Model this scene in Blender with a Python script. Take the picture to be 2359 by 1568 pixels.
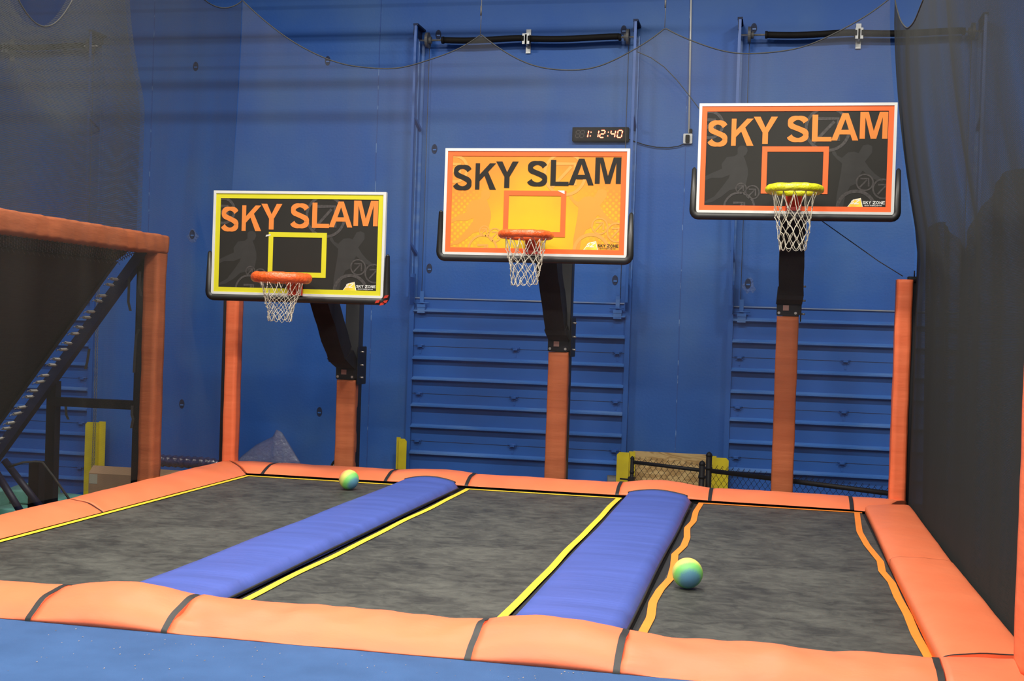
import bpy, bmesh, math, random
from mathutils import Vector, Matrix, noise
for o in list(bpy.data.objects): bpy.data.objects.remove(o, do_unlink=True)
SC = bpy.context.scene
COL = SC.collection
PI = math.pi
random.seed(7)
# ------------------------------------------------------------------ camera
F_PX, YAW, PITCH, ROLL, CAMH = 2871.38, -0.2084015, -0.01038548, -0.03235654, 1.65
_f = Vector((math.sin(YAW)*math.cos(PITCH), math.cos(YAW)*math.cos(PITCH), math.sin(PITCH)))
_r0 = Vector((math.cos(YAW), -math.sin(YAW), 0)); _d0 = _f.cross(_r0)
_c, _s = math.cos(ROLL), math.sin(ROLL)
CR = _c*_r0 + _s*_d0; CD = -_s*_r0 + _c*_d0; CF = _f
cam_data = bpy.data.cameras.new('camera'); cam = bpy.data.objects.new('camera', cam_data); COL.objects.link(cam)
mw = Matrix((( CR.x, -CD.x, -CF.x, 0), (CR.y, -CD.y, -CF.y, 0), (CR.z, -CD.z, -CF.z, CAMH), (0, 0, 0, 1)))
cam.matrix_world = mw
cam_data.sensor_width = 36; cam_data.lens = F_PX/2359*36; cam_data.clip_end = 100
SC.camera = cam
def at(px, py, x=None, y=None, z=None):
    """world point seen at a photo pixel, on the plane x= / y= / z="""
    d = CR*((px-1179.5)/F_PX) + CD*((py-784)/F_PX) + CF
    t = (z-CAMH)/d.z if z is not None else (y/d.y if y is not None else x/d.x)
    return Vector((0, 0, CAMH)) + d*t
# ------------------------------------------------------------------ world, lamps, exposure
w = bpy.data.worlds.new('world'); SC.world = w; w.use_nodes = True
w.node_tree.nodes['Background'].inputs[0].default_value = (.6, .7, .9, 1)
w.node_tree.nodes['Background'].inputs[1].default_value = .15
SC.view_settings.view_transform = 'Standard'; SC.view_settings.look = 'None'
SC.view_settings.gamma = 1; SC.view_settings.use_curve_mapping = False
SC.view_settings.exposure = 0.22
LAMPS = [(-5.5, -1.5, 340), (-1.0, -1.5, 400), (3.5, -1.5, 360),
         (-9.5, 4.0, 60), (-5.5, 4.0, 300), (-1.5, 4.0, 330), (2.5, 4.0, 300),
         (-9.5, 9.4, 60), (-5.5, 9.4, 240), (-1.5, 9.4, 290), (2.5, 9.4, 290)]
LZ = 7.4
for (lx, ly, p) in LAMPS:
    ld = bpy.data.lights.new('high_bay_light', 'AREA'); ld.shape = 'RECTANGLE'; ld.size = 1.2; ld.size_y = .5
    ld.energy = p; ld.color = (1, .95, .86)
    lo = bpy.data.objects.new('high_bay_light', ld); lo.location = (lx, ly, LZ-.1); COL.objects.link(lo)
# ------------------------------------------------------------------ materials
def lin(c):
    c = c/255
    return c/12.92 if c <= .04045 else ((c+.055)/1.055)**2.4
def S(r, g, b): return (lin(r), lin(g), lin(b), 1)
class NT:
    def __init__(s, name):
        s.m = bpy.data.materials.new(name); s.m.use_nodes = True
        s.t = s.m.node_tree; s.b = s.t.nodes['Principled BSDF']; s.out = s.t.nodes['Material Output']
    def n(s, typ, **kw):
        nd = s.t.nodes.new(typ)
        for k, v in kw.items():
            if k.startswith('_'): setattr(nd, k[1:], v)
        return nd
    def l(s, a, b): s.t.links.new(a, b)
def mat(name, col, rough=.6, metal=0, spec=.5, var=0, vscale=3, col2=None, bump=0, bscale=60, stretch=(1, 1, 1),
        coat=0, emit=None, estr=0, contrast=(.35, .65), detail=6):
    k = NT(name); b = k.b
    b.inputs['Base Color'].default_value = col; b.inputs['Roughness'].default_value = rough
    b.inputs['Metallic'].default_value = metal; b.inputs['Specular IOR Level'].default_value = spec
    b.inputs['Coat Weight'].default_value = coat
    if emit: b.inputs['Emission Color'].default_value = emit; b.inputs['Emission Strength'].default_value = estr
    tc = k.n('ShaderNodeTexCoord'); mp = k.n('ShaderNodeMapping'); mp.inputs['Scale'].default_value = stretch
    k.l(tc.outputs['Object'], mp.inputs[0])
    nz = k.n('ShaderNodeTexNoise'); nz.inputs['Scale'].default_value = vscale; nz.inputs['Detail'].default_value = detail
    k.l(mp.outputs[0], nz.inputs['Vector'])
    mr = k.n('ShaderNodeMapRange'); mr.inputs[1].default_value = contrast[0]; mr.inputs[2].default_value = contrast[1]
    k.l(nz.outputs[0], mr.inputs[0])
    c2 = col2 if col2 else tuple(v*(1-var) for v in col[:3])+(1,)
    mx = k.n('ShaderNodeMix', _data_type='RGBA'); mx.inputs[6].default_value = col; mx.inputs[7].default_value = c2
    k.l(mr.outputs[0], mx.inputs[0]); k.l(mx.outputs[2], b.inputs['Base Color'])
    if bump:
        n2 = k.n('ShaderNodeTexNoise'); n2.inputs['Scale'].default_value = bscale; n2.inputs['Detail'].default_value = 4
        k.l(mp.outputs[0], n2.inputs['Vector'])
        bp = k.n('ShaderNodeBump'); bp.inputs['Strength'].default_value = bump; bp.inputs['Distance'].default_value = .02
        k.l(n2.outputs[0], bp.inputs['Height']); k.l(bp.outputs[0], b.inputs['Normal'])
    k.mix = mx
    return k.m
M = {}
M['wall'] = mat('blue_wall_paint', (.022, .108, .410, 1), .5, spec=.3, col2=(.060, .155, .38, 1), vscale=.8, contrast=(.42, .78), bump=.10, bscale=35)
M['dust'] = mat('dusty_blue_paint', (.040, .150, .47, 1), .42, spec=.5, col2=(.12, .24, .50, 1), vscale=2.5, stretch=(.4, 1, 3), contrast=(.5, .75))
M['door'] = mat('blue_door_paint', (.024, .115, .43, 1), .38, spec=.45, col2=(.020, .100, .38, 1), vscale=1.2)
M['pocket'] = mat('dark_blue_pocket', (.010, .025, .09, 1), .7, var=.5, vscale=30)
M['chip'] = mat('chipped_paint', (.10, .18, .42, 1), .8, col2=(.04, .10, .34, 1), vscale=25, bump=.8, bscale=40)
M['concrete'] = mat('concrete', S(95, 92, 88), .8, var=.4, vscale=2)
M['ceiling'] = mat('ceiling_paint', S(120, 125, 135), .9, var=.2, vscale=1)
M['darkwall'] = mat('dark_wall', S(38, 40, 46), .9, var=.3, vscale=1)
M['carpet'] = mat('blue_carpet', (.054, .118, .275, 1), .95, spec=.1, col2=(.045, .098, .23, 1), vscale=3, bump=.4, bscale=300)
M['orange'] = mat('orange_vinyl', (.86, .215, .090, 1), .50, spec=.4, col2=(.82, .19, .076, 1), vscale=2.2, bump=.16, bscale=9)
M['orange_w'] = mat('orange_vinyl_wrinkled', (.80, .175, .080, 1), .50, spec=.35, col2=(.82, .19, .078, 1), vscale=2.2, bump=.30, bscale=5, stretch=(1.0, 1.8, 1.8))
M['orange_p'] = mat('orange_pole_pad', (.95, .215, .085, 1), .55, spec=.3, col2=(.86, .175, .065, 1), vscale=5, bump=.25, bscale=10, stretch=(.3, .3, 2))
M['orange_d'] = mat('dull_shaded_orange_pad', (.52, .145, .055, 1), .6, spec=.25, col2=(.44, .115, .042, 1), vscale=5, bump=.25, bscale=12, stretch=(.3, .5, 2))  # dull vinyl, darkened further: shade under boards and behind net put into colour
M['bluepad'] = mat('blue_vinyl', (.076, .118, .44, 1), .45, spec=.4, col2=(.064, .098, .36, 1), vscale=2, bump=.25, bscale=6, stretch=(.5, 3, 1))
def bed_mat():
    k = NT('trampoline_fabric'); b = k.b; b.inputs['Roughness'].default_value = .6; b.inputs['Specular IOR Level'].default_value = .35
    tc = k.n('ShaderNodeTexCoord')
    mp = k.n('ShaderNodeMapping'); mp.inputs['Scale'].default_value = (1, 1.25, 1); mp.inputs['Rotation'].default_value = (0, 0, .5)
    k.l(tc.outputs['Object'], mp.inputs[0])
    n1 = k.n('ShaderNodeTexNoise'); n1.inputs['Scale'].default_value = 7; n1.inputs['Detail'].default_value = 10; n1.inputs['Roughness'].default_value = .68
    n1.inputs['Distortion'].default_value = .6
    n2 = k.n('ShaderNodeTexNoise'); n2.inputs['Scale'].default_value = 1.3; n2.inputs['Detail'].default_value = 3
    k.l(mp.outputs[0], n1.inputs['Vector']); k.l(tc.outputs['Object'], n2.inputs['Vector'])
    ad = k.n('ShaderNodeMath', _operation='MULTIPLY_ADD'); ad.inputs[1].default_value = .55; k.l(n2.outputs[0], ad.inputs[0]); k.l(n1.outputs[0], ad.inputs[2])
    cr = k.n('ShaderNodeValToRGB'); e = cr.color_ramp.elements
    e[0].position = .60; e[0].color = (.028, .029, .027, 1); e[1].position = .98; e[1].color = (.094, .096, .084, 1)
    k.l(ad.outputs[0], cr.inputs[0]); k.l(cr.outputs[0], b.inputs['Base Color'])
    bp = k.n('ShaderNodeBump'); bp.inputs['Strength'].default_value = .15; bp.inputs['Distance'].default_value = .01
    k.l(n1.outputs[0], bp.inputs['Height']); k.l(bp.outputs[0], b.inputs['Normal'])
    return k.m
M['bed'] = bed_mat()
M['black'] = mat('black_webbing', (.012, .012, .013, 1), .75, var=.3, vscale=20)
M['strap'] = mat('black_strap', (.022, .022, .022, 1), .55, var=.3, vscale=20)
M['steel'] = mat('black_steel', (.009, .009, .012, 1), .55, spec=.25, var=.2, vscale=8)
M['sleeve'] = mat('black_fabric_sleeve', (.016, .012, .013, 1), .8, spec=.25, var=.3, vscale=6, bump=.5, bscale=8)
M['rubber'] = mat('black_rubber_padding', (.014, .014, .013, 1), .42, spec=.5, var=.2, vscale=10)
M['yellowtape'] = mat('yellow_tape', (.95, .66, .04, 1), .5, var=.08, vscale=8)
M['orangetape'] = mat('orange_webbing', (.95, .27, .025, 1), .55, var=.08, vscale=8)
M['btape_y'] = mat('yellow_board_tape', (.60, .56, .02, 1), .5, spec=.3, var=.05, vscale=4)
M['btape_o'] = mat('orange_board_tape', (.86, .13, .028, 1), .5, spec=.3, var=.05, vscale=4)
M['alu'] = mat('painted_white_metal', (.62, .63, .60, 1), .35, var=.06, vscale=5)
M['alu_g'] = mat('grey_metal', (.45, .46, .46, 1), .35, metal=.3, var=.1, vscale=5)
M['zinc'] = mat('zinc_steel', (.55, .53, .48, 1), .35, metal=.7, var=.2, vscale=30)
M['poster'] = mat('black_poster', (.022, .021, .018, 1), .6, spec=.2, var=.12, vscale=2)
M['silh'] = mat('grey_print', (.036, .035, .033, 1), .6, spec=.2, var=.1, vscale=10)
M['ringprint'] = mat('light_grey_print', (.070, .064, .061, 1), .6, spec=.2, var=.35, vscale=40)
M['letter_o'] = mat('orange_lettering', (.68, .215, .045, 1), .6, spec=.2, var=.03, vscale=3)
M['letter_b'] = mat('black_lettering', (.020, .018, .015, 1), .6, spec=.2, var=.05, vscale=3)
M['white'] = mat('white_print', (.75, .75, .70, 1), .5, var=.05, vscale=3)
M['rimred'] = mat('red_steel', (.50, .03, .012, 1), .4, var=.2, vscale=9)
M['foam_o'] = mat('orange_rim_wrap', (.90, .13, .025, 1), .32, spec=.6, var=.15, vscale=12, bump=.6, bscale=30)
M['foam_y'] = mat('yellow_rim_wrap', (.75, .75, .02, 1), .32, spec=.6, var=.12, vscale=12, bump=.6, bscale=30)
M['cord'] = mat('white_cord', (.62, .58, .48, 1), .8, col2=(.45, .40, .30, 1), vscale=20)
M['rope'] = mat('dark_rope', (.05, .05, .048, 1), .8, var=.3, vscale=40)
M['wire'] = mat('grey_wire', (.10, .10, .10, 1), .5, var=.3, vscale=40)
M['guard'] = mat('yellow_steel_guard', (.72, .58, .012, 1), .45, col2=(.60, .47, .015, 1), vscale=6)
M['case'] = mat('black_plastic', (.008, .007, .006, 1), .7, spec=.2, var=.2, vscale=9)
M['digit'] = mat('lit_red_digit', (.8, .05, .02, 1), .5, emit=(1, .10, .05, 1), estr=11)
M['digitoff'] = mat('unlit_digit', (.035, .022, .016, 1), .5, var=.1)
M['tan'] = mat('tan_label', (.32, .18, .15, 1), .6, var=.1)
M['card'] = mat('cardboard', (.30, .18, .10, 1), .85, var=.15, vscale=3)
M['teal'] = mat('teal_foam', (.16, .42, .34, 1), .9, var=.25, vscale=4)
M['chain'] = mat('chain_steel', (.30, .30, .27, 1), .4, metal=.6, var=.3, vscale=60)
M['navy'] = mat('navy_steel', (.012, .014, .045, 1), .5, var=.3, vscale=6)
def wood():
    k = NT('plywood'); b = k.b; b.inputs['Roughness'].default_value = .6
    tc = k.n('ShaderNodeTexCoord'); mp = k.n('ShaderNodeMapping'); mp.inputs['Scale'].default_value = (1.0, 1, 5)
    k.l(tc.outputs['Object'], mp.inputs[0])
    nz = k.n('ShaderNodeTexNoise'); nz.inputs['Scale'].default_value = 2.2; nz.inputs['Detail'].default_value = 3; nz.inputs['Distortion'].default_value = 1.2
    k.l(mp.outputs[0], nz.inputs['Vector'])
    mu = k.n('ShaderNodeMath', _operation='MULTIPLY'); mu.inputs[1].default_value = 26; k.l(nz.outputs[0], mu.inputs[0])
    si = k.n('ShaderNodeMath', _operation='SINE'); k.l(mu.outputs[0], si.inputs[0])
    cr = k.n('ShaderNodeValToRGB'); e = cr.color_ramp.elements
    e[0].position = 0; e[0].color = (.42, .25, .085, 1); e[1].position = 1; e[1].color = (.66, .46, .20, 1)
    mr = k.n('ShaderNodeMapRange'); mr.inputs[1].default_value = -1; mr.inputs[2].default_value = 1
    k.l(si.outputs[0], mr.inputs[0]); k.l(mr.outputs[0], cr.inputs[0]); k.l(cr.outputs[0], b.inputs['Base Color'])
    return k.m
M['wood'] = wood()
def sunset_print():
    """yellow and orange printed poster with halftone dots"""
    k = NT('orange_yellow_poster'); b = k.b; b.inputs['Roughness'].default_value = .6; b.inputs['Specular IOR Level'].default_value = .2
    tc = k.n('ShaderNodeTexCoord'); sp = k.n('ShaderNodeSeparateXYZ'); k.l(tc.outputs['Object'], sp.inputs[0])
    # radial-ish: yellow at low middle, orange to the top and the sides
    ax = k.n('ShaderNodeMath', _operation='ABSOLUTE'); k.l(sp.outputs[0], ax.inputs[0])
    mz = k.n('ShaderNodeMapRange'); mz.inputs[1].default_value = .35; mz.inputs[2].default_value = .95; k.l(sp.outputs[2], mz.inputs[0])
    mxr = k.n('ShaderNodeMapRange'); mxr.inputs[1].default_value = .15; mxr.inputs[2].default_value = .95; k.l(ax.outputs[0], mxr.inputs[0])
    nz = k.n('ShaderNodeTexNoise'); nz.inputs['Scale'].default_value = 2.5; nz.inputs['Detail'].default_value = 4; k.l(tc.outputs['Object'], nz.inputs['Vector'])
    a1 = k.n('ShaderNodeMath', _operation='MULTIPLY_ADD'); a1.inputs[1].default_value = .62; k.l(mz.outputs[0], a1.inputs[0])
    a2 = k.n('ShaderNodeMath', _operation='MULTIPLY'); a2.inputs[1].default_value = .62; k.l(mxr.outputs[0], a2.inputs[0]); k.l(a2.outputs[0], a1.inputs[2])
    a3 = k.n('ShaderNodeMath', _operation='MULTIPLY_ADD'); a3.inputs[1].default_value = .5; k.l(nz.outputs[0], a3.inputs[0]); k.l(a1.outputs[0], a3.inputs[2])
    vo = k.n('ShaderNodeTexVoronoi'); vo.inputs['Scale'].default_value = 24; vo.inputs['Randomness'].default_value = 0
    mp = k.n('ShaderNodeMapping'); mp.inputs['Rotation'].default_value = (0, .78, 0); mp.inputs['Scale'].default_value = (1, 0, 1)
    k.l(tc.outputs['Object'], mp.inputs[0]); k.l(mp.outputs[0], vo.inputs['Vector'])
    lt = k.n('ShaderNodeMath', _operation='LESS_THAN'); lt.inputs[1].default_value = .30; k.l(vo.outputs['Distance'], lt.inputs[0])
    side = k.n('ShaderNodeMapRange'); side.inputs[1].default_value = .45; side.inputs[2].default_value = .7; k.l(ax.outputs[0], side.inputs[0])
    low = k.n('ShaderNodeMapRange'); low.inputs[1].default_value = .75; low.inputs[2].default_value = .5; k.l(sp.outputs[2], low.inputs[0])
    d1 = k.n('ShaderNodeMath', _operation='MULTIPLY'); k.l(lt.outputs[0], d1.inputs[0]); k.l(side.outputs[0], d1.inputs[1])
    d2 = k.n('ShaderNodeMath', _operation='MULTIPLY'); k.l(d1.outputs[0], d2.inputs[0]); k.l(low.outputs[0], d2.inputs[1])
    d3 = k.n('ShaderNodeMath', _operation='MULTIPLY_ADD'); d3.inputs[1].default_value = -.35; k.l(d2.outputs[0], d3.inputs[0]); k.l(a3.outputs[0], d3.inputs[2])
    cr = k.n('ShaderNodeValToRGB'); e = cr.color_ramp.elements
    e[0].position = .15; e[0].color = (.66, .47, .018, 1); e[1].position = .95; e[1].color = (.68, .235, .035, 1)
    k.l(d3.outputs[0], cr.inputs[0]); k.l(cr.outputs[0], b.inputs['Base Color'])
    return k.m
M['sunset'] = sunset_print()
M['sunset_s'] = mat('orange_print_shape', (.68, .275, .025, 1), .5, var=.05)
M['sunset_r'] = mat('orange_print_ring', (.68, .31, .05, 1), .5, var=.05)
def ball_mat():
    k = NT('rainbow_ball_rubber'); b = k.b; b.inputs['Roughness'].default_value = .55
    tc = k.n('ShaderNodeTexCoord'); sp = k.n('ShaderNodeSeparateXYZ'); k.l(tc.outputs['Object'], sp.inputs[0])
    nz = k.n('ShaderNodeTexNoise'); nz.inputs['Scale'].default_value = 150; k.l(tc.outputs['Object'], nz.inputs['Vector'])
    mr = k.n('ShaderNodeMapRange'); mr.inputs[1].default_value = -.1; mr.inputs[2].default_value = .1; k.l(sp.outputs[2], mr.inputs[0])
    ma = k.n('ShaderNodeMath', _operation='MULTIPLY_ADD'); ma.inputs[1].default_value = .12; k.l(nz.outputs[0], ma.inputs[0]); k.l(mr.outputs[0], ma.inputs[2])
    su = k.n('ShaderNodeMath', _operation='SUBTRACT'); su.inputs[1].default_value = .06; k.l(ma.outputs[0], su.inputs[0])
    cr = k.n('ShaderNodeValToRGB'); r = cr.color_ramp
    cols = [(0, (.35, .16, .42)), (.15, (.80, .22, .14)), (.27, (.78, .40, .15)), (.40, (.66, .62, .14)), (.55, (.62, .66, .16)), (.68, (.20, .62, .12)), (.80, (.17, .55, .17)), (.90, (.10, .30, .38)), (1, (.09, .25, .42))]
    r.elements[0].position = 0; r.elements[0].color = cols[0][1]+(1,); r.elements[1].position = 1; r.elements[1].color = cols[-1][1]+(1,)
    for p, c in cols[1:-1]:
        el = r.elements.new(p); el.color = c+(1,)
    k.l(su.outputs[0], cr.inputs[0]); k.l(cr.outputs[0], b.inputs['Base Color'])
    return k.m
M['ball'] = ball_mat()
def net_mat(name, cover, col, stripe=.35, period=.009, grad=(1, 1), warp=0):
    """knitted netting: thread cover of the sheet grows with the slant at which it is crossed, as real threads do"""
    k = NT(name); t = k.t; t.nodes.remove(k.b)
    geo = k.n('ShaderNodeNewGeometry')
    dt = k.n('ShaderNodeVectorMath', _operation='DOT_PRODUCT'); k.l(geo.outputs['Normal'], dt.inputs[0]); k.l(geo.outputs['Incoming'], dt.inputs[1])
    ab = k.n('ShaderNodeMath', _operation='ABSOLUTE'); k.l(dt.outputs['Value'], ab.inputs[0])
    mx = k.n('ShaderNodeMath', _operation='MAXIMUM'); mx.inputs[1].default_value = .06; k.l(ab.outputs[0], mx.inputs[0])
    iv = k.n('ShaderNodeMath', _operation='DIVIDE'); iv.inputs[0].default_value = 1; k.l(mx.outputs[0], iv.inputs[1])
    tc = k.n('ShaderNodeTexCoord'); sp = k.n('ShaderNodeSeparateXYZ'); k.l(tc.outputs['Object'], sp.inputs[0])
    wn = k.n('ShaderNodeTexNoise'); wn.inputs['Scale'].default_value = 1.3; wn.inputs['Detail'].default_value = 1; k.l(tc.outputs['Object'], wn.inputs['Vector'])
    wz = k.n('ShaderNodeMath', _operation='MULTIPLY_ADD'); wz.inputs[1].default_value = warp; k.l(wn.outputs[0], wz.inputs[0]); k.l(sp.outputs[2], wz.inputs[2])
    mu = k.n('ShaderNodeMath', _operation='MULTIPLY'); mu.inputs[1].default_value = 2*PI/period; k.l(wz.outputs[0], mu.inputs[0])
    si = k.n('ShaderNodeMath', _operation='SINE'); k.l(mu.outputs[0], si.inputs[0])
    gr = k.n('ShaderNodeMapRange'); gr.inputs[1].default_value = .5; gr.inputs[2].default_value = 4.5; gr.inputs[3].default_value = grad[0]; gr.inputs[4].default_value = grad[1]; k.l(sp.outputs[2], gr.inputs[0])
    nz = k.n('ShaderNodeTexNoise'); nz.inputs['Scale'].default_value = 1.1; nz.inputs['Detail'].default_value = 3
    mp = k.n('ShaderNodeMapping'); mp.inputs['Scale'].default_value = (3, 3, .35); k.l(tc.outputs['Object'], mp.inputs[0]); k.l(mp.outputs[0], nz.inputs['Vector'])
    s1 = k.n('ShaderNodeMath', _operation='MULTIPLY_ADD'); s1.inputs[1].default_value = stripe; s1.inputs[2].default_value = 1; k.l(si.outputs[0], s1.inputs[0])
    s2 = k.n('ShaderNodeMath', _operation='MULTIPLY_ADD'); s2.inputs[1].default_value = 1.2; s2.inputs[2].default_value = .4; k.l(nz.outputs[0], s2.inputs[0])
    s3 = k.n('ShaderNodeMath', _operation='MULTIPLY'); k.l(s1.outputs[0], s3.inputs[0]); k.l(s2.outputs[0], s3.inputs[1])
    s4 = k.n('ShaderNodeMath', _operation='MULTIPLY'); k.l(s3.outputs[0], s4.inputs[0]); k.l(gr.outputs[0], s4.inputs[1])
    ex = k.n('ShaderNodeMath', _operation='MULTIPLY'); k.l(iv.outputs[0], ex.inputs[0]); k.l(s4.outputs[0], ex.inputs[1])
    pw = k.n('ShaderNodeMath', _operation='POWER'); pw.inputs[0].default_value = 1-cover; k.l(ex.outputs[0], pw.inputs[1])
    tr = k.n('ShaderNodeBsdfTransparent'); df = k.n('ShaderNodeBsdfDiffuse'); df.inputs[0].default_value = col
    tl = k.n('ShaderNodeBsdfTranslucent'); tl.inputs[0].default_value = col
    ms0 = k.n('ShaderNodeMixShader'); ms0.inputs[0].default_value = .4; k.l(df.outputs[0], ms0.inputs[1]); k.l(tl.outputs[0], ms0.inputs[2])
    ms = k.n('ShaderNodeMixShader'); k.l(pw.outputs[0], ms.inputs[0]); k.l(ms0.outputs[0], ms.inputs[1]); k.l(tr.outputs[0], ms.inputs[2])
    k.l(ms.outputs[0], k.out.inputs[0])
    return k.m
M['net_back'] = net_mat('fine_net', .15, (.20, .195, .18, 1), grad=(.25, 1.4))
M['net_side'] = net_mat('side_net', .11, (.13, .125, .11, 1), grad=(1.0, 1.5))
M['net_right'] = net_mat('right_net', .26, (.062, .064, .062, 1), stripe=.4, grad=(1.6, .7))
M['net_skirt'] = net_mat('skirt_net', .34, (.072, .072, .068, 1), stripe=.5)
M['net_far'] = net_mat('far_net', .25, (.10, .105, .10, 1), stripe=1.0, period=.0150)
M['net_far2'] = net_mat('far_net_lining', .25, (.10, .105, .10, 1), stripe=1.0, period=.0182, warp=.13)
def plastic_mat():
    k = NT('clear_plastic_film'); t = k.t; t.nodes.remove(k.b)
    nz = k.n('ShaderNodeTexNoise'); nz.inputs['Scale'].default_value = 14; nz.inputs['Detail'].default_value = 4; nz.inputs['Distortion'].default_value = 1.5
    tc = k.n('ShaderNodeTexCoord'); k.l(tc.outputs['Object'], nz.inputs['Vector'])
    bp = k.n('ShaderNodeBump'); bp.inputs['Strength'].default_value = 1; bp.inputs['Distance'].default_value = .05; k.l(nz.outputs[0], bp.inputs['Height'])
    gl = k.n('ShaderNodeBsdfGlossy'); gl.inputs['Roughness'].default_value = .12; k.l(bp.outputs[0], gl.inputs['Normal'])
    df = k.n('ShaderNodeBsdfDiffuse'); df.inputs[0].default_value = (.20, .20, .34, 1)
    tr = k.n('ShaderNodeBsdfTransparent')
    m1 = k.n('ShaderNodeMixShader'); m1.inputs[0].default_value = .35; k.l(df.outputs[0], m1.inputs[1]); k.l(gl.outputs[0], m1.inputs[2])
    m2 = k.n('ShaderNodeMixShader'); m2.inputs[0].default_value = .45; k.l(tr.outputs[0], m2.inputs[1]); k.l(m1.outputs[0], m2.inputs[2])
    k.l(m2.outputs[0], k.out.inputs[0])
    return k.m
M['film'] = plastic_mat()
M['wrapped'] = mat('wrapped_navy_vinyl', (.05, .05, .12, 1), .12, spec=1, var=.4, vscale=14, bump=1, bscale=14, coat=.6)
# ------------------------------------------------------------------ mesh helpers
class MB:
    def __init__(s): s.v = []; s.f = []; s.sm = []
    def add(s, vs, fs, smooth=False):
        o = len(s.v); s.v += [tuple(v) for v in vs]
        for f in fs: s.f.append([i+o for i in f]); s.sm.append(smooth)
        return s
    def box(s, x0, x1, y0, y1, z0, z1):
        return s.add([(x, y, z) for x in (x0, x1) for y in (y0, y1) for z in (z0, z1)],
                     [(0, 1, 3, 2), (4, 6, 7, 5), (0, 4, 5, 1), (2, 3, 7, 6), (0, 2, 6, 4), (1, 5, 7, 3)])
    def obox(s, c, ax, ay, az):
        c, ax, ay, az = map(Vector, (c, ax, ay, az))
        vs = [c+a*ax+b*ay+d*az for a in (-1, 1) for b in (-1, 1) for d in (-1, 1)]
        return s.add(vs, [(0, 1, 3, 2), (4, 6, 7, 5), (0, 4, 5, 1), (2, 3, 7, 6), (0, 2, 6, 4), (1, 5, 7, 3)])
    def rbox(s, x0, x1, y0, y1, z0, z1, r=.01, axis='z', n=4):
        """box with rounded edges along axis"""
        rng = {'z': ((x0, x1), (y0, y1), (z0, z1)), 'x': ((y0, y1), (z0, z1), (x0, x1)), 'y': ((x0, x1), (z0, z1), (y0, y1))}[axis]
        (a0, a1), (b0, b1), (c0, c1) = rng
        pts = []
        for (ca, cb, st) in ((a1-r, b1-r, 0), (a0+r, b1-r, 1), (a0+r, b0+r, 2), (a1-r, b0+r, 3)):
            for i in range(n+1):
                t = (st+i/n)*PI/2; pts.append((ca+r*math.cos(t), cb+r*math.sin(t)))
        mk = {'z': lambda a, b, c: (a, b, c), 'x': lambda a, b, c: (c, a, b), 'y': lambda a, b, c: (a, c, b)}[axis]
        N = len(pts)
        vs = [mk(a, b, c0) for a, b in pts]+[mk(a, b, c1) for a, b in pts]
        fs = [(i, (i+1) % N, N+(i+1) % N, N+i) for i in range(N)]
        s.add(vs, fs, True); s.add(vs, [tuple(range(N)), tuple(range(N, 2*N))])
        return s
    def tube(s, pts, r, n=8, closed=False, caps=True):
        pts = [Vector(p) for p in pts]; m = len(pts)
        rs = r if isinstance(r, (list, tuple)) else [r]*m
        vs = []; up = None
        for i, p in enumerate(pts):
            a = pts[i-1] if (i > 0 or closed) else p; b = pts[(i+1) % m] if (i < m-1 or closed) else p
            t = (b-a).normalized()
            if up is None:
                up = Vector((0, 0, 1)) if abs(t.z) < .9 else Vector((1, 0, 0))
            up = (up-t*up.dot(t)).normalized(); sd = t.cross(up)
            for j in range(n):
                an = 2*PI*j/n; vs.append(p+(up*math.cos(an)+sd*math.sin(an))*rs[i])
        fs = []
        for i in range(m if closed else m-1):
            for j in range(n):
                i2 = (i+1) % m
                fs.append((i*n+j, i*n+(j+1) % n, i2*n+(j+1) % n, i2*n+j))
        s.add(vs, fs, True)
        if caps and not closed: s.add(vs[:n], [tuple(range(n))[::-1]]); s.add(vs[-n:], [tuple(range(n))])
        return s
    def disc(s, c, r, nrm='y', th=.01, n=32, rx=None):
        c = Vector(c); rx = rx or r; vs = []
        for k in (-.5, .5):
            for i in range(n):
                a = 2*PI*i/n; u, v = rx*math.cos(a), r*math.sin(a)
                d = {'y': Vector((u, k*th, v)), 'x': Vector((k*th, u, v)), 'z': Vector((u, v, k*th))}[nrm]
                vs.append(c+d)
        fs = [(i, (i+1) % n, n+(i+1) % n, n+i) for i in range(n)]+[tuple(range(n)), tuple(range(n, 2*n))]
        return s.add(vs, fs)
    def poly(s, pts2, y, th=0):
        """flat polygon in the x-z plane, facing -y; th>0 gives it thickness"""
        n = len(pts2)
        ar = sum(pts2[i-1][0]*pts2[i][1]-pts2[i][0]*pts2[i-1][1] for i in range(n))
        if ar < 0: pts2 = pts2[::-1]
        vs = [(a, y, b) for a, b in pts2]
        if th <= 0:
            s.k = (getattr(s, 'k', 0)+1) % 5; vs = [(a, b-.00013*s.k, c) for a, b, c in vs]
            return s.add(vs, [tuple(range(n))])
        vs += [(a, y+th, b) for a, b in pts2]
        return s.add(vs, [tuple(range(n)), tuple(range(n, 2*n))]+[(i, (i+1) % n, n+(i+1) % n, n+i) for i in range(n)])
    def grid(s, nu, nv, fn, smooth=True):
        vs = [fn(i/nu, j/nv) for i in range(nu+1) for j in range(nv+1)]
        fs = [(i*(nv+1)+j, (i+1)*(nv+1)+j, (i+1)*(nv+1)+j+1, i*(nv+1)+j+1) for i in range(nu) for j in range(nv)]
        return s.add(vs, fs, smooth)
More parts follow.
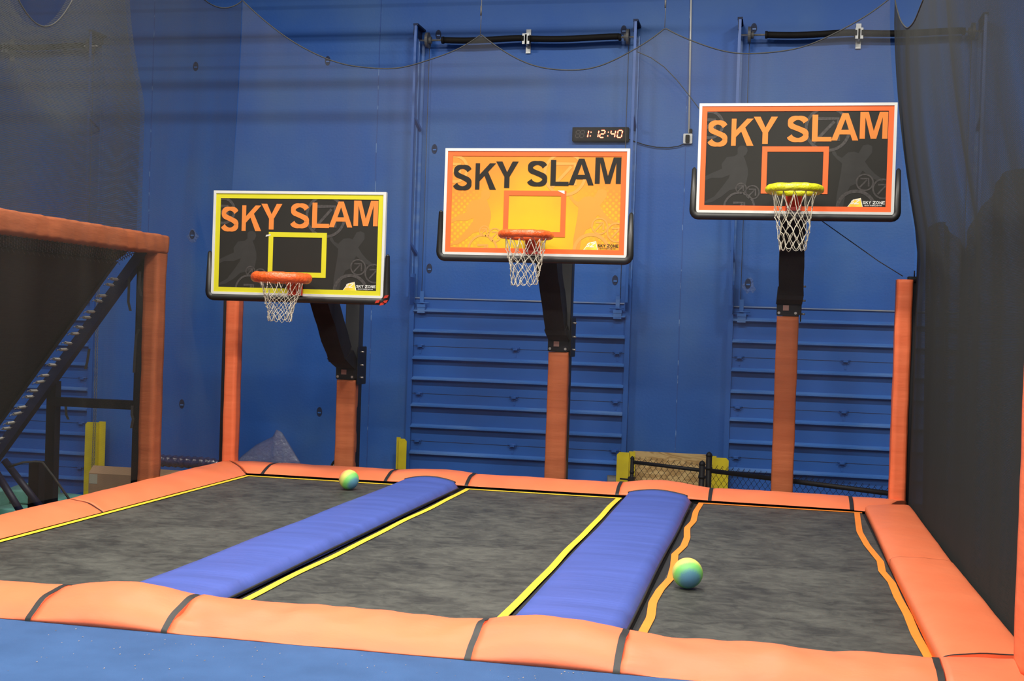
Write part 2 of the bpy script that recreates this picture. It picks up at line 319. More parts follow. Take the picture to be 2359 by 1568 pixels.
    def build(s, name, m, parent=None, loc=None, recalc=None, **tags):
        """origin at loc; if None: at the parent's origin, or at the base of the shape"""
        if loc is None:
            if parent is not None: loc = wloc(parent)
            else:
                xs = [v[0] for v in s.v]; ys = [v[1] for v in s.v]; zs = [v[2] for v in s.v]
                loc = ((min(xs)+max(xs))/2, (min(ys)+max(ys))/2, min(zs))
        L = Vector(loc)
        me = bpy.data.meshes.new(name)
        me.from_pydata([Vector(v)-L for v in s.v], [], s.f)
        me.polygons.foreach_set('use_smooth', s.sm)
        if recalc is None: recalc = not hasattr(s, 'k')
        if recalc:
            bm = bmesh.new(); bm.from_mesh(me); bmesh.ops.remove_doubles(bm, verts=bm.verts, dist=1e-5)
            bmesh.ops.recalc_face_normals(bm, faces=bm.faces); bm.to_mesh(me); bm.free()
        me.materials.append(m if not isinstance(m, str) else M[m]); me.update()
        o = bpy.data.objects.new(name, me); COL.objects.link(o)
        if parent is not None:
            o.parent = parent; o.location = L-wloc(parent)
        else: o.location = L
        for k, v in tags.items(): o[k] = v
        return o
def wloc(o):
    p = Vector(o.location)
    while o.parent: o = o.parent; p += Vector(o.location)
    return p
def thing(name, loc, label, cat, group=None, kind=None):
    o = bpy.data.objects.new(name, None); o.empty_display_size = .1; COL.objects.link(o); o.location = loc
    tag(o, label, cat, group, kind); return o
def tag(o, label=None, cat=None, group=None, kind=None):
    if label: o['label'] = label
    if cat: o['category'] = cat
    if group: o['group'] = group
    if kind: o['kind'] = kind
    return o
def clip(poly, x0, x1, z0, z1):
    def cl(P, ins, cut):
        out = []
        for i, p in enumerate(P):
            q = P[i-1]
            if ins(p):
                if not ins(q): out.append(cut(q, p))
                out.append(p)
            elif ins(q): out.append(cut(q, p))
        return out
    def cx(X): return lambda a, b: (X, a[1]+(b[1]-a[1])*(X-a[0])/(b[0]-a[0]))
    def cz(Z): return lambda a, b: (a[0]+(b[0]-a[0])*(Z-a[1])/(b[1]-a[1]), Z)
    for ins, cut in ((lambda p: p[0] >= x0, cx(x0)), (lambda p: p[0] <= x1, cx(x1)), (lambda p: p[1] >= z0, cz(z0)), (lambda p: p[1] <= z1, cz(z1))):
        if not poly: return []
        poly = cl(poly, ins, cut)
    return poly
def stroke2(pts, wd, closed=False):
    """quads along a 2-D polyline"""
    n = len(pts); L = []; R = []
    for i, p in enumerate(pts):
        a = pts[i-1] if (i or closed) else p; b = pts[(i+1) % n] if (i < n-1 or closed) else p
        dx, dz = b[0]-a[0], b[1]-a[1]; l = math.hypot(dx, dz) or 1
        ww = wd[i] if isinstance(wd, list) else wd
        L.append((p[0]-dz/l*ww/2, p[1]+dx/l*ww/2)); R.append((p[0]+dz/l*ww/2, p[1]-dx/l*ww/2))
    return [[L[i], L[(i+1) % n], R[(i+1) % n], R[i]] for i in range(n if closed else n-1)]
# ------------------------------------------------------------------ setting
YW = 15.5
wall = MB().box(-14, 6, YW, YW+.3, -1, 8.0).build('wall_back', 'wall', loc=(0, YW, 0), kind='structure')
tag(wall, 'tall blue painted warehouse wall behind the basketball hoops')
MB().box(-14.3, -14, -6, YW+.3, -1, 8).build('wall_left', 'wall', kind='structure')
MB().box(6, 6.3, -6, YW+.3, -1, 8).build('wall_right', 'darkwall', kind='structure')
MB().box(-14.3, 6.3, -6.3, -6, -1, 8).build('wall_front', 'ceiling', kind='structure')
MB().box(-14.3, 6.3, -6.3, YW+.3, 8, 8.2).build('ceiling', 'ceiling', kind='structure')
MB().box(-14.3, 6.3, -6.3, YW+.3, -1.2, -1.0).build('floor', 'concrete', kind='structure')
for n_, (by, bz) in enumerate(((13.2, 5.45), (13.2, 5.72), (13.4, 6.05))):  # unseen overhead bars, added to cast soft shadow bands on the upper wall
    MB().box(-14, -3.5+n_, by-.018, by+.018, bz-.018, bz+.018).build('shadow_bar_%d' % (n_+1), 'alu_g', kind='structure')
deck = MB().box(-9, 3.2, -4, 5.995, -1.0, -.001).build('floor', 'carpet', kind='structure')
tag(deck, 'blue carpeted deck in front of the trampolines')
base = MB().box(-5.80, 1.42, 5.995, 12.60, -1.0, -.06).box(-5.90, 1.42, 12.34, 12.60, -.08, .028).box(1.05, 1.44, 6.0, 12.60, -.08, .012).box(-5.78, -5.44, 6.0, 12.5, -.08, .012).build('floor', 'black', kind='structure')
# specks of lint on the carpet: part of the deck
rs = random.Random(3); sp = MB()
for i in range(130):
    p = at(rs.uniform(0, 1400), rs.uniform(1440, 1565), z=0)
    if p.y > 5.93: continue
    s_ = rs.uniform(.0015, .004); sp.add([(p.x-s_, p.y-s_, .0012), (p.x+s_, p.y-s_*.4, .0012), (p.x+s_*.6, p.y+s_, .004), (p.x-s_*.7, p.y+s_*.8, .0012)], [(0, 1, 2, 3)])
sp.build('lint', mat('lint', (.45, .36, .30, 1), .9, col2=(.12, .09, .08, 1), vscale=9), deck, kind='stuff')
# panel joints and lifting pockets of the back wall
def vjoint(x, z0, z1, step=.25):
    jt = MB(); r_ = random.Random(int(x*10)); z = z0; px = x
    while z < z1:
        nx = x+r_.uniform(-.004, .004)
        jt.obox(((px+nx)/2, YW-.002, z+step/2), (.0045, 0, 0), (0, .003, 0), ((nx-px)/2, 0, step/2)); px = nx; z += step
    jt.build('panel_joint', JM, wall)
JM = mat('joint_caulk', (.022, .085, .33, 1), .6, col2=(.14, .27, .55, 1), vscale=6, contrast=(.55, .6))
for x in (-8.36, -5.16, -1.17): vjoint(x, -1, 7.9)
POCK = [((451, 153), 0), ((755, 140), 0), ((1001, 343), 0), ((989, 618), 0), ((1417, 645), 0), ((443, 540), 1), ((419, 930), 0), ((736, 948), 0),
        ((1723, 653), 1), ((1010, 80), 0), ((1437, 70), 0), ((1737, 65), 0), ((150, 110), 0)]
for (p, chip) in POCK:
    c = at(p[0], p[1], y=YW)
    b = MB().disc((c.x, YW-.002, c.z), .062, th=.006, rx=.037)
    o = b.build('lifting_pocket', 'pocket', wall)
    k = MB().obox((c.x+.004, YW-.008, c.z-.012), (.022, 0, 0), (0, .006, 0), (0, 0, .009))
    k.build('lifting_lug', 'dust', o)
    if chip:
        q = []
        rr = random.Random(int(p[0]))
        for i in range(14):
            a = 2*PI*i/14; q.append((c.x+.01+(.075+rr.uniform(-.02, .025))*math.cos(a), c.z-.03+(.085+rr.uniform(-.02, .03))*math.sin(a)))
        MB().poly(q, YW-.0015, .001).build('chipped_edge', 'chip', o)
# ------------------------------------------------------------------ overhead doors
RIBZ = [1.83, 1.568, 1.22, .957, .617, .347, .008, -.262, -.60, -.87]
SEAM = [1.376, .767, .157, -.452]
def make_door(idx, x0, x1, top=True, dusty=True):
    d = thing('door_%d' % idx, ((x0+x1)/2, YW-.1, -1), ['blue overhead door behind the middle hoop', 'blue overhead door behind the right hoop', 'blue overhead door seen through the frame on the left'][idx-1], 'door', kind='structure')
    del d['category']
    yf = YW-.09
    MB().box(x0, x1, yf, YW-.02, -1, 1.985).build('door_panel', 'door', d)
    for z in RIBZ:
        r = MB()
        # hat-section strut: sloping upper face, folded lip
        pr = [(0, .030), (-.045, .008), (-.072, .004), (-.072, -.010), (-.066, -.012), (-.050, -.020), (0, -.024)]
        vs = [(x0+.01, yf+a, z+b) for a, b in pr]+[(x1-.01, yf+a, z+b) for a, b in pr]; n = len(pr)
        r.add(vs, [(i, (i+1) % n, n+(i+1) % n, n+i) for i in range(n)]+[tuple(range(n)), tuple(range(n, 2*n))])
        r.build('stiffening_rib', 'dust', d)
    MB().box(x0, x1, yf-.02, YW-.02, 1.985, 2.0).build('top_edge', mat('dusty_edge', (.07, .18, .46, 1), .7, col2=(.30, .32, .34, 1), vscale=3, stretch=(.5, 1, 1)), d)
    s = MB()
    for z in SEAM: s.box(x0, x1, yf-.0015, yf+.002, z-.0035, z+.0035)
    s.build('panel_seam', 'pocket', d)
    for z in SEAM:
        for x in (x0+.10, (x0+x1)/2-.02, x1-.10):
            h = MB().box(x-.045, x+.045, yf-.010, yf, z-.03, z+.03).box(x-.028, x+.028, yf-.045, yf-.008, z-.012, z+.008)
            h.tube([(x-.06, yf-.03, z+.012), (x+.06, yf-.03, z+.012)], .006, 6)
            h.box(x-.012, x+.012, yf-.006, yf, z-.10, z-.03)
            h.build('hinge', 'door', d)
    for x in (x0+.11, x1-.11):
        h = MB().box(x-.055, x+.055, yf-.075, yf, 1.87, 1.91).box(x-.05, x+.05, yf-.07, yf, 1.80, 1.87)
        h.tube([(x-.1, yf-.05, 1.93), (x+.1, yf-.05, 1.93)], .008, 6).box(x-.03, x+.02, yf-.03, yf, 1.93, 2.08)
        h.build('top_roller_bracket', 'dust', d)
    for sgn, x in ((-1, x0-.02), (1, x1+.02)):
        t = MB().box(x-.016, x+.016, YW-.355, YW-.345, 2.0, 5.42).box(x-.014*sgn-.003, x-.014*sgn+.003, YW-.35, YW-.31, 2.0, 5.42)
        t.box(x-.03, x+.03, YW-.13, YW-.10, -1, 2.3)
        t.box(x-.022*sgn-.003, x-.022*sgn+.003, YW-.34, YW-.11, 1.9, 2.25)
        t.build('front_track', 'door', d)
        t = MB().box(x+.022*sgn-.006, x+.022*sgn+.006, YW-.09, YW, -1, 5.3).box(x-.03, x+.03, YW-.012, YW, -1, 5.3)
        t.build('wall_angle', 'dust', d)
        b = MB()
        for z in (4.2, 2.6): b.add([(x-.02, YW-.34, z+.06), (x-.02, YW-.02, z-.06), (x-.02, YW-.02, z-.02), (x-.02, YW-.34, z+.10), (x+.02, YW-.34, z+.06), (x+.02, YW-.02, z-.06), (x+.02, YW-.02, z-.02), (x+.02, YW-.34, z+.10)],
              [(0, 1, 2, 3), (4, 7, 6, 5), (0, 4, 5, 1), (3, 2, 6, 7), (1, 5, 6, 2), (0, 3, 7, 4)])
        b.build('track_brace', 'door', d)
        if top:
            MB().box(x-.03, x+.03, YW-.36, YW, 5.42, 5.445).box(x-.02-.004, x-.02+.004, YW-.36, YW, 5.30, 5.42).build('end_bracket', 'pocket', d)
            xx = x-sgn*.11
            MB().disc((xx, YW-.17, 5.27), .10, nrm='x', th=.035, n=28).disc((xx-sgn*.03, YW-.17, 5.27), .045, nrm='x', th=.04, n=20).build('cable_drum', 'wire', d)
            MB().tube([(xx, YW-.08, 5.2), (xx, YW-.08, 2.05)], .004, 6).build('lift_cable', 'wire', d)
    if top:
        MB().tube([(x0-.02, YW-.17, 5.27), (x1+.02, YW-.17, 5.27)], .013, 8).build('shaft', 'zinc', d)
        xm = (x0+x1)/2
        for a, b in ((x0+.30, xm-.05), (xm+.05, x1-.20)):
            pts = []
            for i in range(21):
                u = i/20; pts.append((a+(b-a)*u, YW-.17, 5.27-.010*math.sin(PI*u*1.5)))
            MB().tube(pts, .040, 12).disc((a-.01, YW-.17, 5.27), .045, nrm='x', th=.03).disc((b+.01, YW-.17, 5.27), .045, nrm='x', th=.03).build('torsion_spring', 'case', d)
        MB().box(xm-.03, xm+.03, YW-.03, YW, 5.12, 5.42).box(xm-.012, xm+.012, YW-.20, YW-.03, 5.20, 5.32).box(xm-.045, xm+.045, YW-.2, YW-.18, 5.2, 5.33).build('center_bracket', 'alu_g', d)
    return d
make_door(1, -4.555, -1.815)
make_door(2, -.525, 2.215)
make_door(3, -11.86, -9.11)
# ------------------------------------------------------------------ trampolines
TR = [(-5.395, -3.70, 'yellowtape', 0, 0, 'black trampoline bed on the left, rainbow ball at its far end'),
      (-3.01, -1.44, 'yellowtape', .006, .004, 'middle black trampoline bed edged in yellow tape between two blue pads'),
      (-.675, .855, 'orangetape', .016, .028, 'right black trampoline bed edged in wavy orange tape')]
YB, YF = 12.25, 6.15
# the orange webbing of the right bed has worked loose and runs in waves: its line on the bed
TAPE_L = [(-.675, 12.25), (-.690, 11.6), (-.672, 11.0), (-.700, 10.6), (-.665, 10.1), (-.662, 9.7), (-.700, 9.3), (-.668, 8.8), (-.655, 8.4), (-.690, 8.0), (-.700, 7.6), (-.672, 7.2), (-.680, 6.8), (-.685, 6.1)]
TAPE_R = [(.830, 12.25), (.800, 11.6), (.775, 11.0), (.790, 10.3), (.835, 9.6), (.815, 9.2), (.845, 8.8), (.840, 8.3), (.850, 7.8), (.842, 7.3), (.855, 6.8), (.86, 6.1)]
for (x0, x1, tm, wl, wr, lab) in TR:
    t = thing('trampoline', ((x0+x1)/2, (YB+YF)/2, -.06), lab, 'trampoline', 'trampolines set in the dunk court')
    def wx(x, y, a, ser=None):
        if ser:
            for p, q in zip(ser, ser[1:]):
                if q[1] <= y <= p[1]: return q[0]+(p[0]-q[0])*(y-q[1])/(p[1]-q[1])
            return ser[0][0] if y > ser[0][1] else ser[-1][0]
        return x + a*(math.sin(y*2.7+x)+.6*math.sin(y*5.1+x*3))
    sl = TAPE_L if x0 == -.675 else None; sr = TAPE_R if x0 == -.675 else None
    b = MB(); b.grid(12, 40, lambda u, v, x0=x0, x1=x1: (x0+(x1-x0)*u, YF+(YB-YF)*v, -.012*math.sin(PI*u)*math.sin(PI*v)+.0))
    b.build('jump_bed', 'bed', t)
    tp = MB(); wd = .052
    tp.grid(1, 60, lambda u, v: (wx(x0, YF+(YB-YF)*v, wl, sl)+wd*u-.005, YF+(YB-YF)*v, .007), False)
    tp.grid(1, 60, lambda u, v: (wx(x1, YF+(YB-YF)*v, wr, sr)-wd*u+.005, YF+(YB-YF)*v, .007), False)
    tp.box(x0, x1, YB-.04, YB, .004, .008)
    tp.build('border_tape', tm, t)
    s = MB().box(x0-.05, x0-.004, YF, YB+.05, -.02, -.008).box(x1+.004, x1+.05, YF, YB+.05, -.02, -.008).box(x0-.05, x1+.05, YB+.004, YB+.10, -.02, -.008)
    s.box(x0-.05, x1+.05, YF-.03, YF, -.06, -.01)
    s.build('spring_cover', 'black', t)
# ------------------------------------------------------------------ padding
def pad(name, label, group, A0, A1, B0, B1, T, mt, z0=0., ex=.55, hump=None, amp=.004, seams=(1, 1), pinch=.02, strap=.034, strap_at=None, rnd=0, zA=0., zB=0., ramp=False):
    """vinyl covered foam between edge line A0-A1 and edge line B0-B1; hump(s) raises it"""
    A0, A1, B0, B1 = (Vector((p[0], p[1], 0)) for p in (A0, A1, B0, B1))
    L = (A1-A0).length; n = max(10, int(L/.035)); K = 20
    def prof(s, t, grow=0.):
        # t 0..1 round the upper dome from A to B
        a = PI*t; wv = .5-.5*math.cos(a)
        hz = T*(math.sin(a)**ex if math.sin(a) > 1e-6 else 0)
        if ramp:
            hz = T*(1-(1-min(1, wv/.72))**2.3)*(1 if wv < .72 else max(.25, math.sqrt(max(0, 1-((wv-.72)/.29)**2))))
        e = min(s*L, (1-s)*L); pz = 1-pinch*math.exp(-e/.05)*4
        if hump: hz_h = hump((A0+(A1-A0)*s))*math.sin(a)**.4 if 0 < t < 1 else 0
        else: hz_h = 0
        P = (A0+(A1-A0)*s)*(1-wv)+(B0+(B1-B0)*s)*wv
        z = z0+zA*(1-wv)+zB*wv+hz*pz
        q = Vector((P.x*2.3, P.y*2.3, rnd*3.1+z*3))
        nn = noise.noise(q)*amp*2+noise.noise(q*3.2)*amp*.9
        # creases running out from the seam
        cr = math.exp(-e/.16)*math.sin(t*23+rnd)*amp*.55
        out = Vector((P.x, P.y, z+hz_h+(nn+cr)*(math.sin(a)**.5 if 0 < t < 1 else 0)))
        if hump and wv < .5: out += ((A0-B0).normalized())*(-.0)
        if grow:
            mid = (A0+(A1-A0)*s)*.5+(B0+(B1-B0)*s)*.5
            d = Vector((P.x-mid.x, P.y-mid.y, (z-z0)*.8+.01)); out += d.normalized()*grow
        return out
    m = MB(); m.grid(n, K, lambda s, t: prof(s, t))
    vs = [prof(s/n, 0) for s in range(n+1)]+[prof(s/n, 1) for s in range(n+1)]
    m.add(vs, [(i, i+1, n+1+i+1, n+1+i) for i in range(n)])
    for s in (0, 1): m.add([prof(s, t/K) for t in range(K+1)], [tuple(range(K+1))])
    o = m.build(name, mt)
    tag(o, label, 'padding', group)
    for e in (0, 1):
        if not seams[e] or strap <= 0: continue
        w = strap/L
        s0, s1 = (0, w) if e == 0 else (1-w, 1)
        b = MB(); b.grid(2, K, lambda s, t: prof(s0+(s1-s0)*s, t, .004)); 
        b.build('strap' if strap > .02 else 'seam', 'strap', o)
    return o
def hump_f(axis_c):
    def h(P):
        r = 0
        for c, hw, a in axis_c:
            d = abs(P.x-c)/hw
            if d < 1: r += a*(.5+.5*math.cos(PI*d))
        return r
    return h
fx = [-7.2, -3.84, -3.05, -1.42, -.68, .83, 1.75]
flab = ['leftmost orange pad along the front edge, beside the blue carpet', 'humped orange front pad over the near end of the left blue pad',
        'creased long orange front pad at the near edge of the middle trampoline', 'humped orange front pad over the near end of the right blue pad',
        'long orange front pad at the near edge of the right trampoline', 'orange corner pad at the foot of the near right post']
hf = hump_f([(-3.45, .62, .055), (-1.07, .62, .055)])
GF = 'orange pads along the front edge of the court'
for i in range(5):
    pad('edge_pad', flab[i], GF, (fx[i], 5.975), (fx[i+1], 5.975), (fx[i], 6.47), (fx[i+1], 6.47), .115, 'orange_w',
        ex=.72, ramp=True, hump=hf, amp=.013 if i in (2, 4) else .007, seams=(0, 1 if i < 5 else 0), rnd=i)
pad('edge_pad', flab[5], GF, (.835, 5.975), (1.75, 5.975), (.835, 6.52), (1.75, 6.66), .118, 'orange_w', ramp=True, amp=.006, seams=(0, 0), rnd=7)
bx = [-5.26, -3.87, -3.01, -1.47, -.56, .78]
def yin(x): return 12.30 if x < -.6 else 12.30-(x+.6)*.03
blab = ['orange back pad between the left corner and the left pole', 'arched orange back pad over the far end of the left blue pad', 'orange back pad in front of the middle pole',
        'arched orange back pad over the far end of the right blue pad', 'orange back pad in front of the right pole']
hb = hump_f([(-3.42, .6, .03), (-1.08, .6, .05)])
GB = 'orange pads along the back edge of the court'
for i in range(5):
    pad('edge_pad', blab[i], GB, (bx[i], yin(bx[i])), (bx[i+1], yin(bx[i+1])), (bx[i], 12.78), (bx[i+1], 12.78), .085, 'orange',
        z0=.025, ramp=True, hump=hb, amp=.004, seams=(1 if i == 0 else 0, 1), rnd=10+i, strap=.036)
pad('edge_pad', 'orange corner pad at the foot of the back left post', GB, (-5.40, 12.27), (-5.265, 12.30), (-5.93, 12.82), (-5.265, 12.78), .085, 'orange', z0=.025, ramp=True, seams=(0, 0), rnd=20)
pad('edge_pad', 'orange corner pad at the foot of the back right post', GB, (.785, 12.25), (1.02, 12.20), (.785, 12.78), (1.32, 12.70), .085, 'orange', z0=.02, ramp=True, seams=(0, 0), rnd=21)
GL = 'orange pads along the left edge of the court'
pad('edge_pad', 'nearer long orange pad along the left side of the left trampoline', GL, (-5.405, 6.5), (-5.405, 9.40), (-5.80, 6.5), (-5.80, 9.40), .095, 'orange', z0=.012, ramp=True, seams=(0, 1), strap=.016, rnd=30)
pad('edge_pad', 'farther orange pad along the left side, below the padded side post', GL, (-5.405, 9.41), (-5.405, 12.27), (-5.82, 9.41), (-5.93, 12.80), .095, 'orange', z0=.012, ramp=True, seams=(0, 1), strap=.016, rnd=31)
GR = 'orange pads along the right edge of the court'
pad('edge_pad', 'farther flat orange pad along the right side, beside the black net', GR, (.875, 12.16), (.855, 9.32), (1.31, 12.42), (1.29, 9.32), .085, 'orange', z0=.015, ex=.22, amp=.003, seams=(0, 1), strap=.012, rnd=40)
pad('edge_pad', 'nearer flat orange pad along the right side, beside the black net', GR, (.855, 9.31), (.85, 6.46), (1.29, 9.31), (1.31, 6.60), .095, 'orange', z0=.015, ex=.22, amp=.003, seams=(0, 1), strap=.014, rnd=41, pinch=.01)
# blue pads
def blue_pad(x0, x1, y0, y1, lab):
    n, K = 120, 14
    def P(u, v):
        y = y0+(y1-y0)*v; a = u
        ed = min(1, min(u, 1-u)/.08); zz = .028+.048*math.sqrt(max(0, 1-(1-ed)**2))+.012*math.sin(PI*u)
        en = min((y1-y), (y-y0)); zz += .035*math.exp(-max(0, en)/.25)*math.sin(PI*u)
        q = Vector(((x0+(x1-x0)*u)*2, y*1.2, x0)); zz += noise.noise(q)*.006*ed+noise.noise(q*4)*.002*ed
        return (x0+(x1-x0)*u+noise.noise(Vector((y*.8, x0, 0)))*.008, y, zz)
    m = MB(); m.grid(K, n, P)
    for u in (0, 1): m.grid(1, n, lambda a, v: (P(u, v)[0], P(u, v)[1], .002+(P(u, v)[2]-.002)*a))
    for v in (0, 1): m.grid(K, 1, lambda u, a: (P(u, v)[0], P(u, v)[1], .002+(P(u, v)[2]-.002)*a))
    m.grid(1, 1, lambda u, v: (x0+(x1-x0)*u, y0+(y1-y0)*v, .002))
    o = m.build('divider_pad', 'bluepad'); tag(o, lab, 'padding', 'blue pads between the trampolines')
    e = MB()
    e.tube([(P(1, v/60)[0]+.004, P(1, v/60)[1], .02) for v in range(61)], .008, 6)
    e.tube([(P(u/20, 1)[0], y1+.004, P(u/20, 1)[2]-.004) for u in range(1, 20)], .010, 6)
    e.build('edge_piping', 'strap', o)
blue_pad(-3.66, -3.07, 6.30, 12.12, 'long blue pad between the left and the middle trampoline')
blue_pad(-1.385, -.745, 6.30, 12.12, 'long blue pad between the middle and the right trampoline')
# ------------------------------------------------------------------ padded posts
def post(x0, x1, y0, y1, z0, z1, lab, steel=True, side=1, mt='orange_p', sx=None):
    t = thing('padded_post', ((x0+x1)/2, (y0+y1)/2, -1), lab, 'post', 'padded orange court posts')
    n = 60
    def R(u, v):
        a = [(x0, y1), (x0, y0+.02), (x0+.015, y0), (x1-.015, y0), (x1, y0+.02), (x1, y1)]
        s = u*5; i = min(4, int(s)); f = s-i
        x = a[i][0]+(a[i+1][0]-a[i][0])*f; y = a[i][1]+(a[i+1][1]-a[i][1])*f
        z = z0+(z1-z0)*v; q = Vector((x*5, y*5, z*4))
        d = noise.noise(q)*.006
        return (x+d, y+d, z)
    m = MB(); m.grid(20, n, R); top = [R(i/20, 1) for i in range(21)]; m.add(top, [tuple(range(21))])
    m.add([R(i/20, 0) for i in range(21)], [tuple(range(21))])
    m.add([R(0, v/n) for v in range(n+1)]+[R(1, v/n) for v in range(n+1)], [(i, i+1, n+2+i, n+1+i) for i in range(n)])
    m.build('post_pad', mt, t)
    if steel:
        xs = x1 if side > 0 else x0
        MB().rbox(min(xs, xs+side*.045), max(xs, xs+side*.045), y0+.04, y1+.03, -1, z1+.03, .008).build('steel_post', 'steel', t)
    return t
post(-5.865, -5.72, 12.62, 12.76, .06, 2.24, 'padded orange post at the back left corner of the court', side=-1)
p2 = post(1.135, 1.285, 12.62, 12.80, .05, 2.24, 'padded orange post at the back right corner of the court', side=1)
MB().rbox(1.24, 1.325, 12.64, 12.78, 2.22, 2.27, .006).tube([(1.30, 12.7, 2.27), (1.30, 12.7, 2.33)], .006).build('top_cap', 'steel', p2)
post(1.18, 1.37, 6.20, 6.42, .09, 2.5, 'padded orange post at the right edge of the photo, nearest the camera', side=1)
# ------------------------------------------------------------------ balls
def ball(c, axis, lab):
    bm = bmesh.new(); bmesh.ops.create_uvsphere(bm, u_segments=48, v_segments=32, radius=.0985)
    me = bpy.data.meshes.new('ball'); bm.to_mesh(me); bm.free()
    for p in me.polygons: p.use_smooth = True
    me.materials.append(M['ball']); o = bpy.data.objects.new('playground_ball', me); COL.objects.link(o)
    o.rotation_euler = Vector(axis).to_track_quat('Z', 'Y').to_euler(); o.location = c
    tag(o, lab, 'ball', 'rainbow balls on the trampolines')
ball((-.507, 8.12, .100), (.26, -.90, -.34), 'rainbow ball with a blue spot on the right trampoline, nearer of the two')
ball((-4.07, 11.69, .100), (.80, -.40, -.45), 'rainbow striped ball at the far end of the left trampoline')
# ------------------------------------------------------------------ lettering
def arc(cx_, cz_, rx, rz, a0, a1, n=16): return [(cx_+rx*math.cos(math.radians(a0+(a1-a0)*i/n)), cz_+rz*math.sin(math.radians(a0+(a1-a0)*i/n))) for i in range(n+1)]
def glyph(ch):
    """bold capitals in a unit box; list of polygons"""
    w = .20
    if ch == 'S':
        c = arc(.5, .72, .36, .18, 12, 90, 10)+arc(.48, .725, .34, .175, 95, 240, 16)
        c += [(.40, .545), (.55, .50), (.68, .455)]
        c += arc(.52, .285, .36, .185, 52, -90, 16)+arc(.50, .285, .39, .185, -95, -168, 10)
        ws = [.165]*len(c)
        sx = []
        for i in range(len(c)):
            a, b = c[max(0, i-1)], c[min(len(c)-1, i+1)]
            dx, dz = b[0]-a[0], b[1]-a[1]; l = math.hypot(dx, dz); ws[i] = .142*abs(dx/l)+.205*abs(dz/l)
        return stroke2(c, ws)
    if ch == 'K':
        return [[(0, 0), (.21, 0), (.21, 1), (0, 1)], [(.21, .32), (.21, .58), (.68, 1), (.97, 1)], [(.40, .60), (.58, .72), (1, 0), (.70, 0)]]
    if ch == 'Y': return [[(.385, 0), (.615, 0), (.615, .42), (.385, .42)], [(.385, .42), (.5, .60), (.28, 1), (0, 1)], [(.615, .42), (1, 1), (.73, 1), (.5, .60)], [(.385, .42), (.615, .42), (.5, .60)]]
    if ch == 'L': return [[(0, 0), (.29, 0), (.29, 1), (0, 1)], [(.29, 0), (1, 0), (1, .165), (.29, .165)]]
    if ch == 'A': return [[(0, 0), (.22, 0), (.505, .78), (.39, 1)], [(.39, 1), (.505, .78), (.61, 1)], [(.505, .78), (.785, 0), (1, 0), (.61, 1)], [(.28, .225), (.72, .225), (.665, .39), (.345, .39)]]
    if ch == 'M': return [[(0, 0), (.19, 0), (.19, 1), (0, 1)], [(.81, 0), (1, 0), (1, 1), (.81, 1)], [(.19, 1), (.30, 1), (.585, 0), (.40, 0), (.19, .80)], [(.81, 1), (.70, 1), (.42, 0), (.60, 0), (.81, .80)]]
    if ch == 'Z': return [[(0, 0), (1, 0), (1, .18), (0, .18)], [(0, .82), (1, .82), (1, 1), (0, 1)], [(0, .18), (.30, .18), (1, .82), (.68, .82)]]
    if ch == 'O': return stroke2(arc(.5, .5, .40, .41, 0, 360, 24)[:-1], .19, True)
    if ch == 'N': return [[(0, 0), (.22, 0), (.22, 1), (0, 1)], [(.78, 0), (1, 0), (1, 1), (.78, 1)], [(.22, 1), (0, 1), (.78, 0), (1, 0)]]
    if ch == 'E': return [[(0, 0), (.25, 0), (.25, 1), (0, 1)], [(.25, 0), (1, 0), (1, .18), (.25, .18)], [(.25, .41), (.92, .41), (.92, .59), (.25, .59)], [(.25, .82), (1, .82), (1, 1), (.25, 1)]]
    if ch == 'I': return [[(.3, 0), (.7, 0), (.7, 1), (.3, 1)]]
    if ch == 'D': return [[(0, 0), (.24, 0), (.24, 1), (0, 1)]]+stroke2(arc(.40, .5, .48, .41, -90, 90, 14), .19)+[[(.2, 0), (.42, 0), (.42, .18), (.2, .18)], [(.2, .82), (.42, .82), (.42, 1), (.2, 1)]]
    if ch == 'P' or ch == 'R':
        g = [[(0, 0), (.24, 0), (.24, 1), (0, 1)], [(.2, .82), (.55, .82), (.55, 1), (.2, 1)], [(.2, .40), (.55, .40), (.55, .57), (.2, .57)]]+stroke2(arc(.55, .70, .32, .21, -90, 90, 10), .18)
        if ch == 'R': g.append([(.45, .42), (.70, .42), (1, 0), (.72, 0)])
        return g
    if ch == 'T': return [[(.38, 0), (.62, 0), (.62, 1), (.38, 1)], [(0, .82), (1, .82), (1, 1), (0, 1)]]
    return []
def word(mb, txt, x, z, h, cw, gap, y, rect=None, slope=0, slant=0):
    for ch in txt:
        if ch == ' ': x += cw*.55; continue
        wch = cw*(1.15 if ch in 'MOZ' else .45 if ch == 'I' else 1)
        for p in glyph(ch):
            q = [(x+a*wch+slant*b*h, z+b*h+slope*(a*wch)) for a, b in p]
            if rect: q = clip(q, *rect)
            if len(q) > 2: mb.poly(q, y)
        x += wch+gap; z += slope*(wch+gap)
